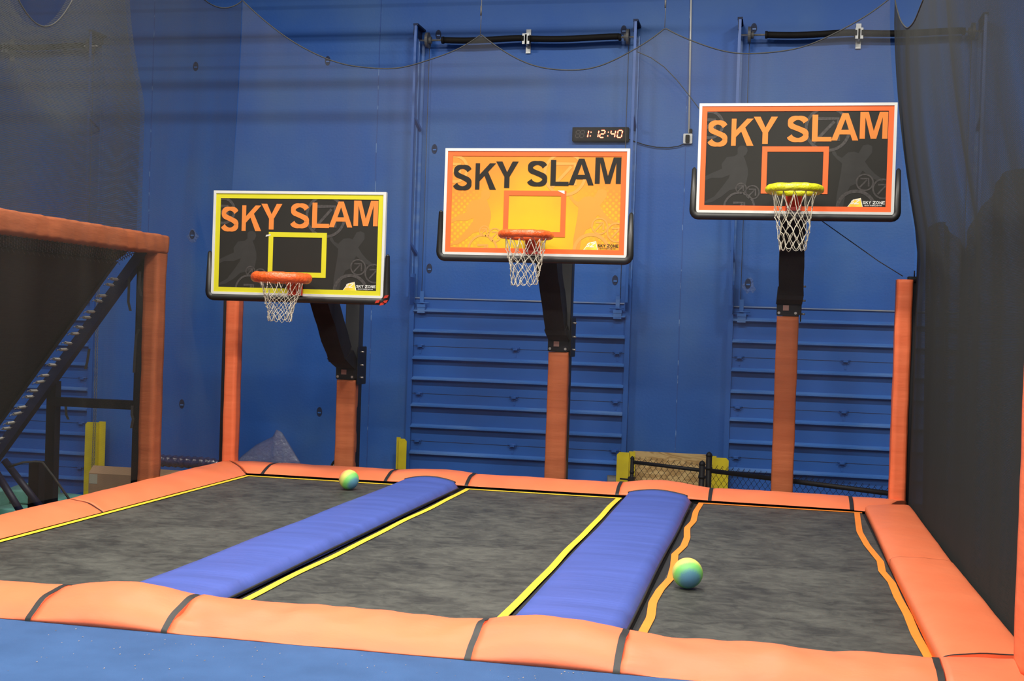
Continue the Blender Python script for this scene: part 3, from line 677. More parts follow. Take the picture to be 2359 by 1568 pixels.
# poster layout measured on the right board: drawing units to board metres
BW, BH = 1.83, 1.05
def U(x, y):
    v = (y-98)/(707+25*(x-139)/1268); xl = 145-12*v; xr = 1425-37*v; u = (x-xl)/(xr-xl)
    v = (y-98)/(707+25*u)
    return ((u-.5)*BW, (1-v)*BH)
RECT = (-.837, .837, .045, .972)
FIG1 = [(400, 385), (418, 372), (440, 372), (462, 385), (466, 405), (455, 430), (440, 440), (452, 470), (468, 520), (470, 560), (455, 620), (440, 655), (400, 650), (350, 660), (300, 700), (240, 735), (185, 745),
        (182, 735), (250, 700), (300, 640), (345, 580), (350, 560), (300, 580), (230, 580), (180, 600), (185, 570), (240, 545), (300, 520), (296, 490), (330, 445), (380, 440), (400, 425)]
FIG2 = [(1005, 395), (1022, 400), (1042, 440), (1070, 455), (1110, 420), (1150, 415), (1175, 425), (1190, 400), (1205, 375), (1235, 368), (1262, 380), (1262, 420), (1240, 450), (1215, 480), (1240, 520), (1275, 560), (1330, 600),
        (1320, 612), (1260, 590), (1200, 540), (1185, 560), (1165, 620), (1120, 640), (1090, 700), (1075, 770), (1030, 790), (1035, 700), (1050, 620), (1065, 540), (1070, 490), (1040, 465), (1010, 430)]
LET = [('S', 203, 332, 203, 382), ('K', 360, 503, 197, 373), ('Y', 504, 656, 185, 362), ('S', 723, 858, 176, 356), ('L', 885, 1004, 174, 348), ('A', 1009, 1174, 165, 343), ('M', 1190, 1357, 157, 333)]
def ring(cx_, cy_, r, wd, arrow=0, ang=0):
    ps = stroke2([U(cx_+r*math.cos(2*PI*i/40), cy_+r*math.sin(2*PI*i/40)) for i in range(40)], wd*.00143, True)
    if arrow:
        a = r*arrow
        def T(x, y): return U(cx_+x, cy_+y)
        ps += stroke2([T(-a*.8, a*.8), T(a*.4, -a*.45)], wd*.00143)
        ps += stroke2([T(-a*.7, -a*.62), T(a*.62, -a*.62), T(a*.62, a*.7)], wd*.00143*1.1)
    return ps
# ------------------------------------------------------------------ basketball hoops
def hoop_net(t, c, r0, H, first, seed, rb, mname='cord'):
    """knotted net: twelve pairs of long top strands, then diamonds"""
    rn = random.Random(seed); N = 12
    lev = [0, first]; k = 5
    for i in range(1, k+1): lev.append(first+(1-first)*i/k)
    def rad(h): return r0*(1-h)**1.3*1.0+rb*(1-(1-h)**1.3)
    rings = []
    for li, h in enumerate(lev):
        off = .5*(li % 2); R = []
        for i in range(N):
            a = 2*PI*(i+off+(rn.uniform(-.13, .13) if li else 0))/N
            rr = rad(h)*(1+(rn.uniform(-.07, .07) if li else 0))
            R.append(Vector((c[0]+rr*math.cos(a), c[1]+rr*math.sin(a), c[2]-H*h+(rn.uniform(-.012, .012) if li else 0))))
        rings.append(R)
    m = MB(); cr = .0034
    for li in range(len(rings)-1):
        for i in range(N):
            for d in ((0, -1) if li % 2 == 0 else (0, 1)):
                a, b = rings[li][i], rings[li+1][(i+d) % N]
                mid = (a+b)/2+Vector((rn.uniform(-1, 1), rn.uniform(-1, 1), 0))*.006+((a+b)/2-Vector(c)).normalized()*(-.006)
                m.tube([a, mid, b], cr, 5, caps=False)
    last = rings[-1]; l = len(rings)-1
    for i in range(N):
        a, b = last[i], last[(i+1) % N]; mid = (a+b)/2-Vector((0, 0, .028+rn.uniform(0, .02)))
        m.tube([a, (a+mid)/2-Vector((0, 0, .01)), mid, (b+mid)/2-Vector((0, 0, .01)), b], cr, 5, caps=False)
    for R in rings[1:]:
        for p in R: m.disc(p, .0062, th=.010, n=6)
    m.build('hoop_net', mname, t)
def make_hoop(xc, yb, zb, rimz, rmaj, rmin, tape, post_mat, let_mat, foam, arm_lo, arm_hi, aw, pole_top, pad_top, polex, lab, seed, nH, nfirst, nrb, figm, ringm, rimdx=0):
    t = thing('basketball_hoop', (polex, 13.5, -1), lab, 'basketball hoop', 'basketball hoops behind the trampolines')
    # pole
    MB().rbox(polex-.055, polex+.11, 13.44, 13.60, -1, pole_top, .01).build('pole', 'steel', t)
    MB().rbox(polex-.25, polex+.25, 13.2, 14.0, -1, -.985, .01).build('base_plate', 'steel', t)
    pp = MB()
    def R(u, v):
        x0, x1, y0, y1 = polex-.115, polex+.11, 13.37, 13.59
        a = [(x0, y1), (x0, y0+.015), (x0+.012, y0), (x1-.012, y0), (x1, y0+.015), (x1, y0+.10)]
        s = u*5; i = min(4, int(s)); f = s-i
        x = a[i][0]+(a[i+1][0]-a[i][0])*f; y = a[i][1]+(a[i+1][1]-a[i][1])*f; z = -.9+(pad_top+.9)*v
        d = noise.noise(Vector((x*6, y*6, z*5)))*.004
        return (x+d, y+d, z)
    pp.grid(15, 60, R); pp.add([R(i/15, 1) for i in range(16)], [tuple(range(16))])
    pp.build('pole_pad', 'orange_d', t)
    # bracket
    zt = pad_top
    br = MB().rbox(polex-.12, polex+.10, 13.36, 13.375, zt+.005, zt+.17, .015, axis='y').box(polex-.11, polex+.125, 13.37, 13.60, zt+.02, zt+.24)
    br.rbox(polex+.125, polex+.135, 13.36, 13.66, zt-.05, zt+.38, .02, axis='x')
    brk = br.build('bracket', 'steel', t)
    for bxx in (-.095, .075): MB().disc((polex+bxx, 13.354, zt+.035), .014, th=.012, n=14).build('bolt', 'zinc', brk)
    for bz in (.0, .14, .29): MB().tube([(polex+.13, 13.45, zt+bz+.03), (polex+.175, 13.45, zt+bz+.03)], .010, 8).build('bolt', 'zinc', brk)
    MB().box(polex-.055, polex+.005, 13.352, 13.362, zt+.06, zt+.115).build('label_plate', 'tan', brk)
    # arm: sleeve covered beam rising from the bracket to the back of the board
    A, B = Vector(arm_lo), Vector(arm_hi)
    dr = (B-A).normalized(); yend = yb+.10
    E = A+dr*((A.y-yend)/(-dr.y)); up = Vector((1, 0, 0)).cross(dr).normalized()
    if up.z < 0: up = -up
    th = .13
    m = MB(); hw = aw/2
    def ring_(P, k=1, d=0):
        q = []
        for a, b in ((-1, 0), (1, 0), (1, 2), (-1, 2)): q.append(P+Vector((hw*k*a, 0, 0))+up*(th*b*k))
        return q
    nseg = 16; vs = []
    for i in range(nseg+1):
        P = A+(E-A)*(i/nseg)
        for j, q in enumerate(ring_(P)):
            nn = noise.noise(q*4+Vector((seed, 0, 0)))*.012
            vs.append(q+Vector((nn, 0, nn)))
    fs = [(i*4+j, i*4+(j+1) % 4, (i+1)*4+(j+1) % 4, (i+1)*4+j) for i in range(nseg) for j in range(4)]+[(0, 1, 2, 3), (nseg*4, nseg*4+1, nseg*4+2, nseg*4+3)]
    m.add(vs, fs); arm = m.build('arm', 'sleeve', t)
    # cuff where the sleeve gathers above the bracket
    c0 = Vector((A.x, A.y, A.z))+dr*.05; c1 = Vector((polex+.005, 13.33, pad_top+.13))
    m = MB(); vs = []
    for k_, (P, yy) in enumerate(((c0, 0), ((c0+c1)/2+Vector((0, -.015, 0)), 0), (c1, 0))):
        for a, b in ((-1, 0), (1, 0), (1, 1), (-1, 1)):
            vs.append(P+Vector((a*(hw+.008), b*.25+(.0 if b else -.0), b*.05*(2-k_))))
    m.add(vs, [(i*4+j, i*4+(j+1) % 4, (i+1)*4+(j+1) % 4, (i+1)*4+j) for i in range(2) for j in range(4)]+[(0, 1, 2, 3), (8, 9, 10, 11)])
    m.build('cuff', 'sleeve', arm)
    # upper link, hidden behind the board for the most part
    MB().tube([(polex-.04, 13.5, pole_top-.08), (polex-.04, yb+.09, min(zb+BH-.1, pole_top+.25))], .025, 8).build('upper_link', 'steel', t)
    # board
    x0, x1, z0, z1 = xc-BW/2, xc+BW/2, zb, zb+BH
    bd = MB().box(x0+.02, x1-.02, yb+.005, yb+.03, z0+.02, z1-.02).build('backboard', post_mat, t, loc=(xc, yb, zb))
    MB().box(xc-.14, xc+.14, yb+.031, yb+.11, zb+.1, zb+.8).box(x0+.3, x1-.3, yb+.031, yb+.07, zb+.42, zb+.5).build('mounting_frame', 'steel', bd)
    f = MB(); fw = .027
    for (a, b, c, d) in ((x0, x1, z1-fw, z1), (x0, x1, z0, z0+fw), (x0, x0+fw, z0+fw, z1-fw), (x1-fw, x1, z0+fw, z1-fw)): f.box(a, b, yb-.006, yb+.038, c, d)
    f.build('frame', 'alu', bd)
    tp = MB(); tw = .049; a0, a1, b0, b1 = x0+fw, x1-fw, z0+fw-.002, z1-fw
    for (a, b, c, d) in ((a0, a1, b1-tw, b1), (a0, a1, b0, b0+tw), (a0, a0+tw, b0+tw, b1-tw), (a1-tw, a1, b0+tw, b1-tw)): tp.box(a, b, yb+.0005, yb+.005, c, d)
    tp.build('border_tape', tape, bd)
    sq = MB(); (sa, sb), (sc, sd) = U(561, 378), U(977, 690)
    s0, s1, s2, s3 = xc+sa, xc+sc, zb+sd, zb+sb
    for (a, b, c, d) in ((s0, s1, s3-tw, s3), (s0, s1, s2, s2+tw), (s0, s0+tw, s2+tw, s3-tw), (s1-tw, s1, s2+tw, s3-tw)): sq.box(a, b, yb+.001, yb+.005, c, d)
    sq.build('target_square', tape, bd)
    # printed figures and rings
    for F in (FIG1, FIG2):
        q = clip([U(*p) for p in F], *RECT); MB().poly([(xc+a, zb+b) for a, b in q], yb+.0042).build('printed_figure', figm, bd)
    for args in ((425, 648, 33, 8, .75), (498, 675, 43, 9, .75), (413, 775, 98, 14, .55), (1212, 615, 52, 10, .75), (1325, 658, 62, 11, .7), (1155, 790, 118, 22, 0), (980, 268, 138, 20, .8), (215, 235, 85, 20, .6)):
        m = MB()
        for q in ring(*args):
            q = clip(q, *RECT)
            if len(q) > 2: m.poly([(xc+a, zb+b) for a, b in q], yb+.0034)
        m.build('printed_ring', ringm, bd)
    for ch, xa, xb, ya, yb_ in LET:
        m = MB()
        (l, tt), (r, bb) = U(xa, ya), U(xb, yb_)
        sh = .0155
        for p in glyph(ch):
            q = [(l+a*(r-l), bb+b*(tt-bb)) for a, b in p]
            m.poly([(xc+a, zb+b) for a, b in q], yb+.0026)
        m.build('letter', let_mat, bd)
    # logo
    q = [U(1100, 774), (U(1137, 727)), U(1186, 716), U(1199, 783)]
    lg = MB().poly([(xc+a, zb+b) for a, b in q], yb+.0024).build('logo', 'white', bd)
    cx_ = sum(a for a, b in q)/4; cz_ = sum(b for a, b in q)/4
    q2 = [(cx_+(a-cx_)*.90, cz_+(b-cz_)*.90) for a, b in q]
    MB().poly([(xc+a, zb+b) for a, b in q2], yb+.0018).build('logo_patch', mat('logo_orange', (.90, .45, .03, 1), .5, col2=(.90, .62, .06, 1), vscale=14), lg)
    m = MB()
    word(m, 'S', xc+U(1118, 755)[0], zb+U(1118, 756)[1], .038, .030, .004, yb+.0012, slope=.02, slant=.35)
    word(m, 'Z', xc+U(1142, 755)[0], zb+U(1142, 757)[1], .046, .036, .004, yb+.0012, slope=.0, slant=.35)
    g0, g1 = U(1106, 766), U(1196, 768)
    m.build('logo_letters', 'white', lg)
    m = MB(); h1 = .028
    rc = (xc+RECT[0], xc+RECT[1]+.002, zb, zb+BH)
    word(m, 'SKY ZONE', xc+U(1197, 756)[0], zb+U(1196, 756)[1], h1, .0222, .0042, yb+.0024, rect=rc)
    word(m, 'INDOOR TRAMPOLINE PARK', xc+U(1207, 769)[0], zb+U(1206, 769)[1], .011, .0062, .0016, yb+.0024, rect=rc)
    m.build('brand_text', 'white' if let_mat != 'letter_b' else 'letter_b', bd)
    # U-shaped rubber edge padding
    e = MB(); pr = .036; top = zb+BH*.40; dd = .030
    path = [(x0-dd, yb+.012, top)]+[(x0-dd, yb+.012, zb+.03)]+[(x0-dd+.05*(1-math.cos(a)), yb+.012, zb+.03-.058*math.sin(a)) for a in (.4, .8, 1.2, PI/2)]
    path += [(x1+dd-.05*(1-math.cos(a)), yb+.012, zb+.03-.058*math.sin(a)) for a in (PI/2, 1.2, .8, .4)]+[(x1+dd, yb+.012, zb+.03), (x1+dd, yb+.012, top)]
    e.tube(path, [.022]+[pr]*(len(path)-2)+[.022], 14)
    for s_ in (path[0], path[-1]): e.tube([s_, (s_[0], s_[1], s_[2]+.018)], [.022, .008], 14)
    e.build('edge_padding', 'rubber', bd)
    # rim
    rc_ = (xc+rimdx, yb-.15-.2286, rimz)
    rim = MB(); pts = [(rc_[0]+(rmaj-.01)*math.cos(2*PI*i/48), rc_[1]+(rmaj-.01)*math.sin(2*PI*i/48), rc_[2]-.012) for i in range(48)]
    rim.tube(pts, .010, 8, closed=True)
    rim.box(rc_[0]-.075, rc_[0]+.075, yb-.03, yb-.007, rimz-.16, rimz-.01)
    rim.add([(rc_[0]-.07, yb-.02, rimz-.005), (rc_[0]+.07, yb-.02, rimz-.005), (rc_[0]+.05, yb-.17, rimz-.005), (rc_[0]-.05, yb-.17, rimz-.005),
             (rc_[0]-.07, yb-.02, rimz-.13), (rc_[0]+.07, yb-.02, rimz-.13), (rc_[0]+.05, yb-.17, rimz-.03), (rc_[0]-.05, yb-.17, rimz-.03)],
            [(0, 1, 2, 3), (4, 7, 6, 5), (0, 4, 5, 1), (1, 5, 6, 2), (2, 6, 7, 3), (3, 7, 4, 0)])
    ro = rim.build('rim', 'rimred', t, loc=rc_)
    pts = []; rs_ = []
    for i in range(72):
        a = 2*PI*i/72; k_ = noise.noise(Vector((math.cos(a)*2.5, math.sin(a)*2.5, seed)))
        pts.append((rc_[0]+rmaj*math.cos(a), rc_[1]+rmaj*math.sin(a), rc_[2]+.004*k_)); rs_.append(rmin*(1+.08*k_+.03*math.sin(i*1.3)))
    MB().tube(pts, rs_, 14, closed=True).build('rim_padding', foam, ro)
    for bz in (-.13, -.10):
        for bxx in (-.055, .055): MB().disc((rc_[0]+bxx, yb-.034, rimz+bz), .008, th=.012, n=10).build('bolt', 'zinc', ro)
    hoop_net(t, (rc_[0], rc_[1], rimz-.02), rmaj-.025, nH, nfirst, seed, nrb)
    return t
h1 = make_hoop(-4.717, 11.77, 1.893, 2.06, .245, .050, 'btape_y', 'poster', 'letter_o', 'foam_o',
          at(777, 834, y=13.06), at(735, 700, y=12.47), .20, 2.30, 1.00, -4.725, 'yellow-taped black backboard hoop with orange rim, lowest of the three', 2, .36, .36, .115, 'silh', 'ringprint')
h2 = make_hoop(-2.341, 11.93, 2.350, 2.528, .228, .037, 'btape_o', 'sunset', 'letter_b', 'foam_o',
          at(1279, 769, y=13.30), at(1258, 606, y=12.70), .215, 2.80, 1.40, -2.305, 'orange and yellow backboard hoop with black lettering, in the middle', 5, .42, .30, .125, 'sunset_s', 'sunset_r')
h3 = make_hoop(.122, 12.12, 2.812, 3.0, .230, .037, 'btape_o', 'poster', 'letter_o', 'foam_y',
          at(1821, 690, y=13.30), at(1826, 520, y=12.85), .25, 3.30, 1.86, .118, 'orange-taped black backboard hoop with yellow rim, highest of the three', 9, .50, .34, .125, 'silh', 'ringprint')
sc = [w_ for w_ in h1.children if w_.name.startswith('backboard')][0]
m = MB(); rr_ = random.Random(5)
for (dx, dz) in ((.045, -.03), (.012, -.052), (-.035, -.030), (.052, .02)):
    m.obox((-4.717+BW/2+dx-.012, 11.77-.030, 1.893+dz), (.020, 0, .004), (0, .004, 0), (.006, 0, .014))
m.build('torn_tape', 'rimred', sc)
a_, b_ = U(545, 390), U(575, 372)
MB().poly([(-4.717+a_[0]-.01, 1.893+a_[1]-.03), (-4.717+b_[0], 1.893+b_[1]-.045), (-4.717+b_[0]+.002, 1.893+b_[1]-.03), (-4.717+a_[0]-.005, 1.893+a_[1]-.012)], 11.7695, .001).build('tape_scrap', 'alu', sc)
# small paper scraps / peeled corner
MB().poly([(-2.341+U(930, 377)[0], 2.35+U(930, 379)[1]), (-2.341+U(977, 377)[0], 2.35+U(977, 379)[1]), (-2.341+U(977, 402)[0], 2.35+U(977, 402)[1])], 11.929, .001).build('peeled_corner', 'white', h2)
# ------------------------------------------------------------------ clock, cable, conduit
ck = thing('wall_clock', at(1385, 327, y=YW), 'black digital wall clock with red digits above the middle hoop', 'clock')
cA, cB = at(1321, 295, y=YW), at(1449, 327, y=YW)
MB().rbox(cA.x, cB.x, YW-.07, YW, cB.z, cA.z, .006, axis='y').build('case', 'case', ck)
MB().box(cA.x+.012, cB.x-.012, YW-.073, YW-.069, cB.z+.012, cA.z-.012).build('display_window', mat('smoked_window', (.006, .003, .003, 1), .5, spec=.2, var=.1), ck)
SEG = {'0': 'abcdef', '1': 'bc', '2': 'abged', '4': 'fgbc', '8': 'abcdefg'}
def digit(d, x, z, w, h, m, only=None):
    t_ = .0125; sl = .16
    def q(a, b): return [(x+a[0]*w+sl*a[1]*h, z+a[1]*h), (x+b[0]*w+sl*b[1]*h, z+b[1]*h)]
    segs = {'a': ((.12, 1), (.88, 1)), 'g': ((.14, .5), (.86, .5)), 'd': ((.12, 0), (.88, 0)), 'f': ((0, .56), (0, .95)), 'b': ((1, .56), (1, .95)), 'e': ((0, .05), (0, .44)), 'c': ((1, .05), (1, .44))}
    for s_ in SEG[d]:
        for pl in stroke2(q(*segs[s_]), t_): m.poly(pl, YW-.0745)
CW = cB.x-cA.x; CHT = cA.z-cB.z
def cxp(px): return cA.x+CW*(px-1321)/128
zd = cB.z+CHT*.26; hd = CHT*.50; wdg = CW*.078
for ch, px in (('1', 1346), ('1', 1369.5), ('2', 1383.5), ('4', 1407.5), ('0', 1423)):
    m = MB(); digit(ch, cxp(px), zd, wdg, hd, m); m.build('digit', 'digit', ck)
for px in (1362, 1401.5):
    m = MB()
    for k_ in (.22, .75):
        m.poly([(cxp(px)+.16*k_*hd+.007*math.cos(a*PI/4), zd+k_*hd+.007*math.sin(a*PI/4)) for a in range(8)], YW-.0745)
    m.build('colon', 'digit', ck)
for px in (1328, 1338): 
    m = MB(); digit('8', cxp(px), zd, wdg*.9, hd, m); m.build('unlit_digit', 'digitoff', ck)
cd = thing('electrical_conduit', (-1.145, YW, 4.0), 'grey metal conduit running down the wall to an outlet box left of the right hoop', 'conduit')
MB().tube([at(1594.5, -150, y=YW-.02), at(1587, 306, y=YW-.02)], .012, 8).build('pipe', 'alu', cd)
ob = at(1585, 320, y=YW)
MB().rbox(ob.x-.055, ob.x+.055, YW-.05, YW, ob.z-.062, ob.z+.058, .01, axis='y').build('outlet_box', 'alu_g', cd)
MB().rbox(ob.x-.026, ob.x+.024, YW-.085, YW-.05, ob.z-.055, ob.z+.04, .01, axis='y').build('plug', 'case', cd)
MB().rbox(ob.x+.015, ob.x+.05, YW-.04, YW, ob.z+.065, ob.z+.12, .008, axis='y').build('cable_clip', 'case', cd)
pts = [at(*p, y=YW-.03) for p in ((1447, 320), (1465, 327), (1487, 334), (1512, 339), (1540, 340), (1562, 337), (1583, 329))]
tag(MB().tube(pts, .006, 6).build('power_cable', 'case'), 'thin black cable sagging from the clock to the outlet box', 'cable')
# ------------------------------------------------------------------ safety nets
def quad3(p0, p1, p2):
    def f(x):
        return p0[1]*(x-p1[0])*(x-p2[0])/((p0[0]-p1[0])*(p0[0]-p2[0]))+p1[1]*(x-p0[0])*(x-p2[0])/((p1[0]-p0[0])*(p1[0]-p2[0]))+p2[1]*(x-p0[0])*(x-p1[0])/((p2[0]-p0[0])*(p2[0]-p1[0]))
    return f
def scallop(spans):
    fs = [(s[0][0], s[2][0], quad3(*s)) for s in spans]
    def f(x):
        for a, b, q in fs:
            if min(a, b)-1e-6 <= x <= max(a, b)+1e-6: return q(x)
        return fs[0][2](x) if abs(x-fs[0][0]) < abs(x-fs[-1][1]) else fs[-1][2](x)
    return f
nb = thing('safety_net', (-2.3, 12.72, .1), 'fine dark net hung on a scalloped rope across the back of the court', 'net', 'safety nets round the court')
YN = 12.66
zt = scallop([((-5.80, 5.10), (-4.22, 4.35), (-3.12, 4.69)), ((-3.12, 4.69), (-2.31, 4.315), (-1.205, 4.73)), ((-1.205, 4.73), (-.51, 4.47), (.985, 4.98))])
def xr(h, top, bot): return top+(bot-top)*min(1, max(0, (.98-h)/.46))**1.6
def bn(u, v):
    xa, xb = xr(v, -5.78, -5.86), xr(v, .98, 1.29)
    x = xa+(xb-xa)*u; xt = -5.80+(.985+5.80)*u; z1 = zt(xt)
    return (x, YN+.02*math.sin(x*9)*(.3+.7*v), .10+(z1-.10)*v)
MB().grid(160, 24, bn).build('netting', 'net_back', nb, recalc=False)
MB().tube([tuple(bn(i/240, 1)) for i in range(241)], .0065, 6).build('top_rope', 'rope', nb)
for (x, z) in ((-3.12, 4.69), (-1.205, 4.73)):
    MB().tube([(x, YN, z), (x+.003, YN, z+.18), (x+.005, YN, 8)], .004, 5).tube([(x, YN, z+.20), (x, YN, z+.30)], .009, 6).build('hanger_wire', 'wire', nb)
MB().tube([(-5.8, YN, 5.1), (-5.8, YN, 8)], .004, 5).build('hanger_wire', 'wire', nb)
MB().tube([(.985, YN, 4.98), (.985, YN, 8)], .004, 5).build('hanger_wire', 'wire', nb)
# left side net
def side_net(lab, xt, xb, spans, y0, y1, zb_, mt, amp, freq, seed, rear=None, rope=True):
    t = thing('safety_net', ((xt+xb)/2, (y0+y1)/2, zb_), lab, 'net', 'safety nets round the court')
    zf = scallop(spans)
    def g(u, v):
        y = y0+(y1-y0)*u; z1 = zf(y); x = xt+(xb-xt)*min(1, max(0, (.98-v)/.46))**1.6
        fd = amp*(math.sin(y*freq+seed)+.5*math.sin(y*freq*2.3+seed*2+v))*(1-math.exp(-(y1-y)*2.5)) * (.35+.65*(1-abs(2*v-1)))
        yy = y
        if rear: yy = y-(rear(v)*max(0, 1-(y1-y)/1.5))
        return (x+fd, yy, zb_+(z1-zb_)*v)
    MB().grid(220, 20, g).build('netting', mt, t, recalc=False)
    if rope: MB().tube([tuple(g(i/300, 1)) for i in range(301)], .0065, 6).build('top_rope', 'rope', t)
    return t, g
lspans = [((12.66, 5.10), (12.02, 4.88), (11.2, 5.10)), ((11.2, 5.10), (9.4, 4.75), (7.6, 5.1)), ((7.6, 5.1), (5.6, 4.8), (4.0, 5.1))]
side_net('dark net along the left side of the court, in front of the tilted trampoline', -5.80, -5.86, lspans, 4.0, 12.66, .10, 'net_side', .02, 4, 1)
rspans = [((12.66, 4.98), (10.9, 4.28), (8.9, 4.6)), ((8.9, 4.6), (7.0, 4.2), (5.2, 4.6)), ((5.2, 4.6), (4, 4.3), (3, 4.5))]
rt, rg = side_net('dense black net along the right side of the court beside the orange pads', 1.02, 1.315, rspans, 3.2, 12.66, .02, 'net_right', .012, 3.2, 2)
# doubled skirt in the lower half of the right net
def sk(u, v):
    y = 3.2+9.3*u; z1 = 2.35+.35*abs(math.sin(y*.9+.5))
    x = 1.42-.06*v+.02*math.sin(y*5.1+.6)+.008*math.sin(y*13)
    return (x, y, -.02+(z1+.02)*v)
MB().grid(220, 14, sk).build('net_skirt', 'net_skirt', rt, recalc=False)
# far left net above the tilted trampoline
fspans = [((11.5, 5.05), (10.9, 4.9), (10.6, 4.75)), ((10.6, 4.75), (9.9, 4.2), (9.3, 4.8)), ((9.3, 4.8), (7.5, 4.3), (5.5, 4.9))]
ft, fg = side_net('dense net with a rippled pattern above the tilted trampoline on the left', -6.49, -6.28, fspans, 5.5, 11.5, 2.40, 'net_far', .03, 2.2, 4)
MB().grid(160, 20, lambda u, v: (fg(u, v)[0]-.05+.02*math.sin(u*15), fg(u, v)[1]-.02, fg(u, v)[2]-.01)).build('net_lining', 'net_far2', ft, recalc=False)
# slack cord
pts = [at(*p, y=12.60) for p in ((1468, 119), (1500, 133), (1530, 154), (1560, 185), (1590, 223), (1612, 252), (1700, 335), (1800, 425), (1895, 510), (1960, 556), (2025, 602), (2080, 636))]
tag(MB().tube(pts, .0045, 6).build('slack_cord', 'rope'), 'thin dark cord running down behind the right hoop to the back right post', 'cord')
# ------------------------------------------------------------------ tilted trampoline on the left
tt = thing('tilted_trampoline', (-6.6, 10, -1), 'tilted black wall trampoline with an orange top pad at the left edge', 'trampoline')
XB = -6.02
def bp(u, v):
    y = 11.60-6.5*u
    a = 2*PI*v; cx_, cz_ = XB-.15, 2.372
    ca, sa = math.cos(a), math.sin(a)
    x = cx_+.15*(abs(ca)**.3)*(1 if ca > 0 else -1); z = cz_+.096*(abs(sa)**.3)*(1 if sa > 0 else -1)
    d = noise.noise(Vector((x*3+z*6, y*7, 2)))*.010+.006*math.sin(y*34+z*14)*max(0, ca)
    return (x+d, y, z+d*.4)
m = MB(); m.grid(260, 24, bp)
for u in (0, 1): m.add([bp(u, v/24) for v in range(24)], [tuple(range(24))])
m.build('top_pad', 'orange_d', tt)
def corner_post():
    m = MB(); x0, x1, y0, y1 = -6.205, -6.04, 11.42, 11.60
    def R(u, v):
        a = [(x0, y1), (x0, y0+.02), (x0+.015, y0), (x1-.015, y0), (x1, y0+.02), (x1, y1)]
        s = u*5; i = min(4, int(s)); f = s-i
        x = a[i][0]+(a[i+1][0]-a[i][0])*f; y = a[i][1]+(a[i+1][1]-a[i][1])*f; z = -.95+(2.28+.95)*v
        d = noise.noise(Vector((x*6, y*6, z*5)))*.006; return (x+d-.012*(1-v), y+d, z)
    m.grid(20, 70, R); m.add([R(0, v/70) for v in range(71)]+[R(1, v/70) for v in range(71)], [(i, i+1, 72+i, 71+i) for i in range(70)]); return m
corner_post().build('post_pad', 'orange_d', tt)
MB().rbox(-6.285, -6.20, 11.44, 11.60, -1, 2.30, .008).build('steel_post', 'steel', tt)
e0, e1 = at(318, 606, y=11.45), at(-60, 1128, y=11.45)
dv = (e1-e0).normalized(); nrm = Vector((dv.z, 0, -dv.x))
if nrm.x < 0: nrm = -nrm
m = MB(); c = (e0+e1)/2-dv*.05; m.obox(c+Vector((0, 0, 0))-nrm*.02, dv*((e1-e0).length/2+.1), Vector((0, .05, 0)), nrm*.05)
m.build('edge_frame', 'navy', tt)
# bed and its springs
e0b = e0+dv*.04; q0 = e0b-nrm*.05; q1 = e1-nrm*.05+dv*.3
m = MB(); m.grid(8, 8, lambda u, v: tuple(q0+(q1-q0)*u+Vector((0, -.27-6.0*v, 0))-nrm*.02*math.sin(PI*u)), True)
m.build('jump_bed', 'black', tt)
m = MB(); m.obox((q0+q1)/2+Vector((0, -.315, 0))+nrm*.004, (q1-q0)/2, Vector((0, .03, 0)), nrm*.003)
m.build('bed_hem', 'strap', tt)
L = (e1-e0).length
m = MB(); a_, b_ = Vector((XB-.28, 11.5, 2.33)), Vector((q0.x-.06, 11.2, q0.z-.03))
m.add([(a_.x, 11.40, a_.z), (b_.x, 11.16, b_.z), (b_.x, 5.2, b_.z), (a_.x, 5.2, a_.z), (a_.x-.01, 11.40, a_.z), (b_.x-.01, 11.16, b_.z), (b_.x-.01, 5.2, b_.z), (a_.x-.01, 5.2, a_.z)], [(0, 1, 2, 3), (7, 6, 5, 4), (0, 4, 5, 1), (2, 6, 7, 3)])
m.build('spring_cover', 'black', tt)
for i in range(26):
    s_ = .24+ (i//2)*.205+(i % 2)*.075
    if s_ > L: break
    P = e0+dv*s_-nrm*.035+Vector((0, -.055, 0)); Q = P+Vector((0, -.20, 0))+dv*random.uniform(-.015, .025)
    g = MB(); D = Q-P; a = Vector((0, 0, 0)); pts = []; n_ = 72
    for k_ in range(n_+1):
        f = k_/n_; an = f*2*PI*9
        pts.append(P+D*(.2+.55*f)+dv*(.013*math.cos(an))+nrm*(.013*math.sin(an)))
    g.tube(pts, .0042, 5).tube([P, P+D*.2], .004, 5).tube([P+D*.75, Q, Q+dv*.02], .004, 5)
    g.build('spring', 'zinc', tt)
for i in range(34):
    y = 11.15-i*.075
    P = Vector((XB-.10, y, 2.27)); Q = Vector((q0.x+.02, y-.02, q0.z))
    g = MB(); pts = []
    for k_ in range(33):
        f = k_/32; an = f*2*PI*6
        pts.append(P+(Q-P)*(.1+.7*f)+Vector((0, .012*math.cos(an), .012*math.sin(an))))
    g.tube(pts, .004, 4).tube([P+(Q-P)*.8, Q, Q+Vector((.02, .01, -.03))], .0035, 4); g.build('spring', 'wire', tt)
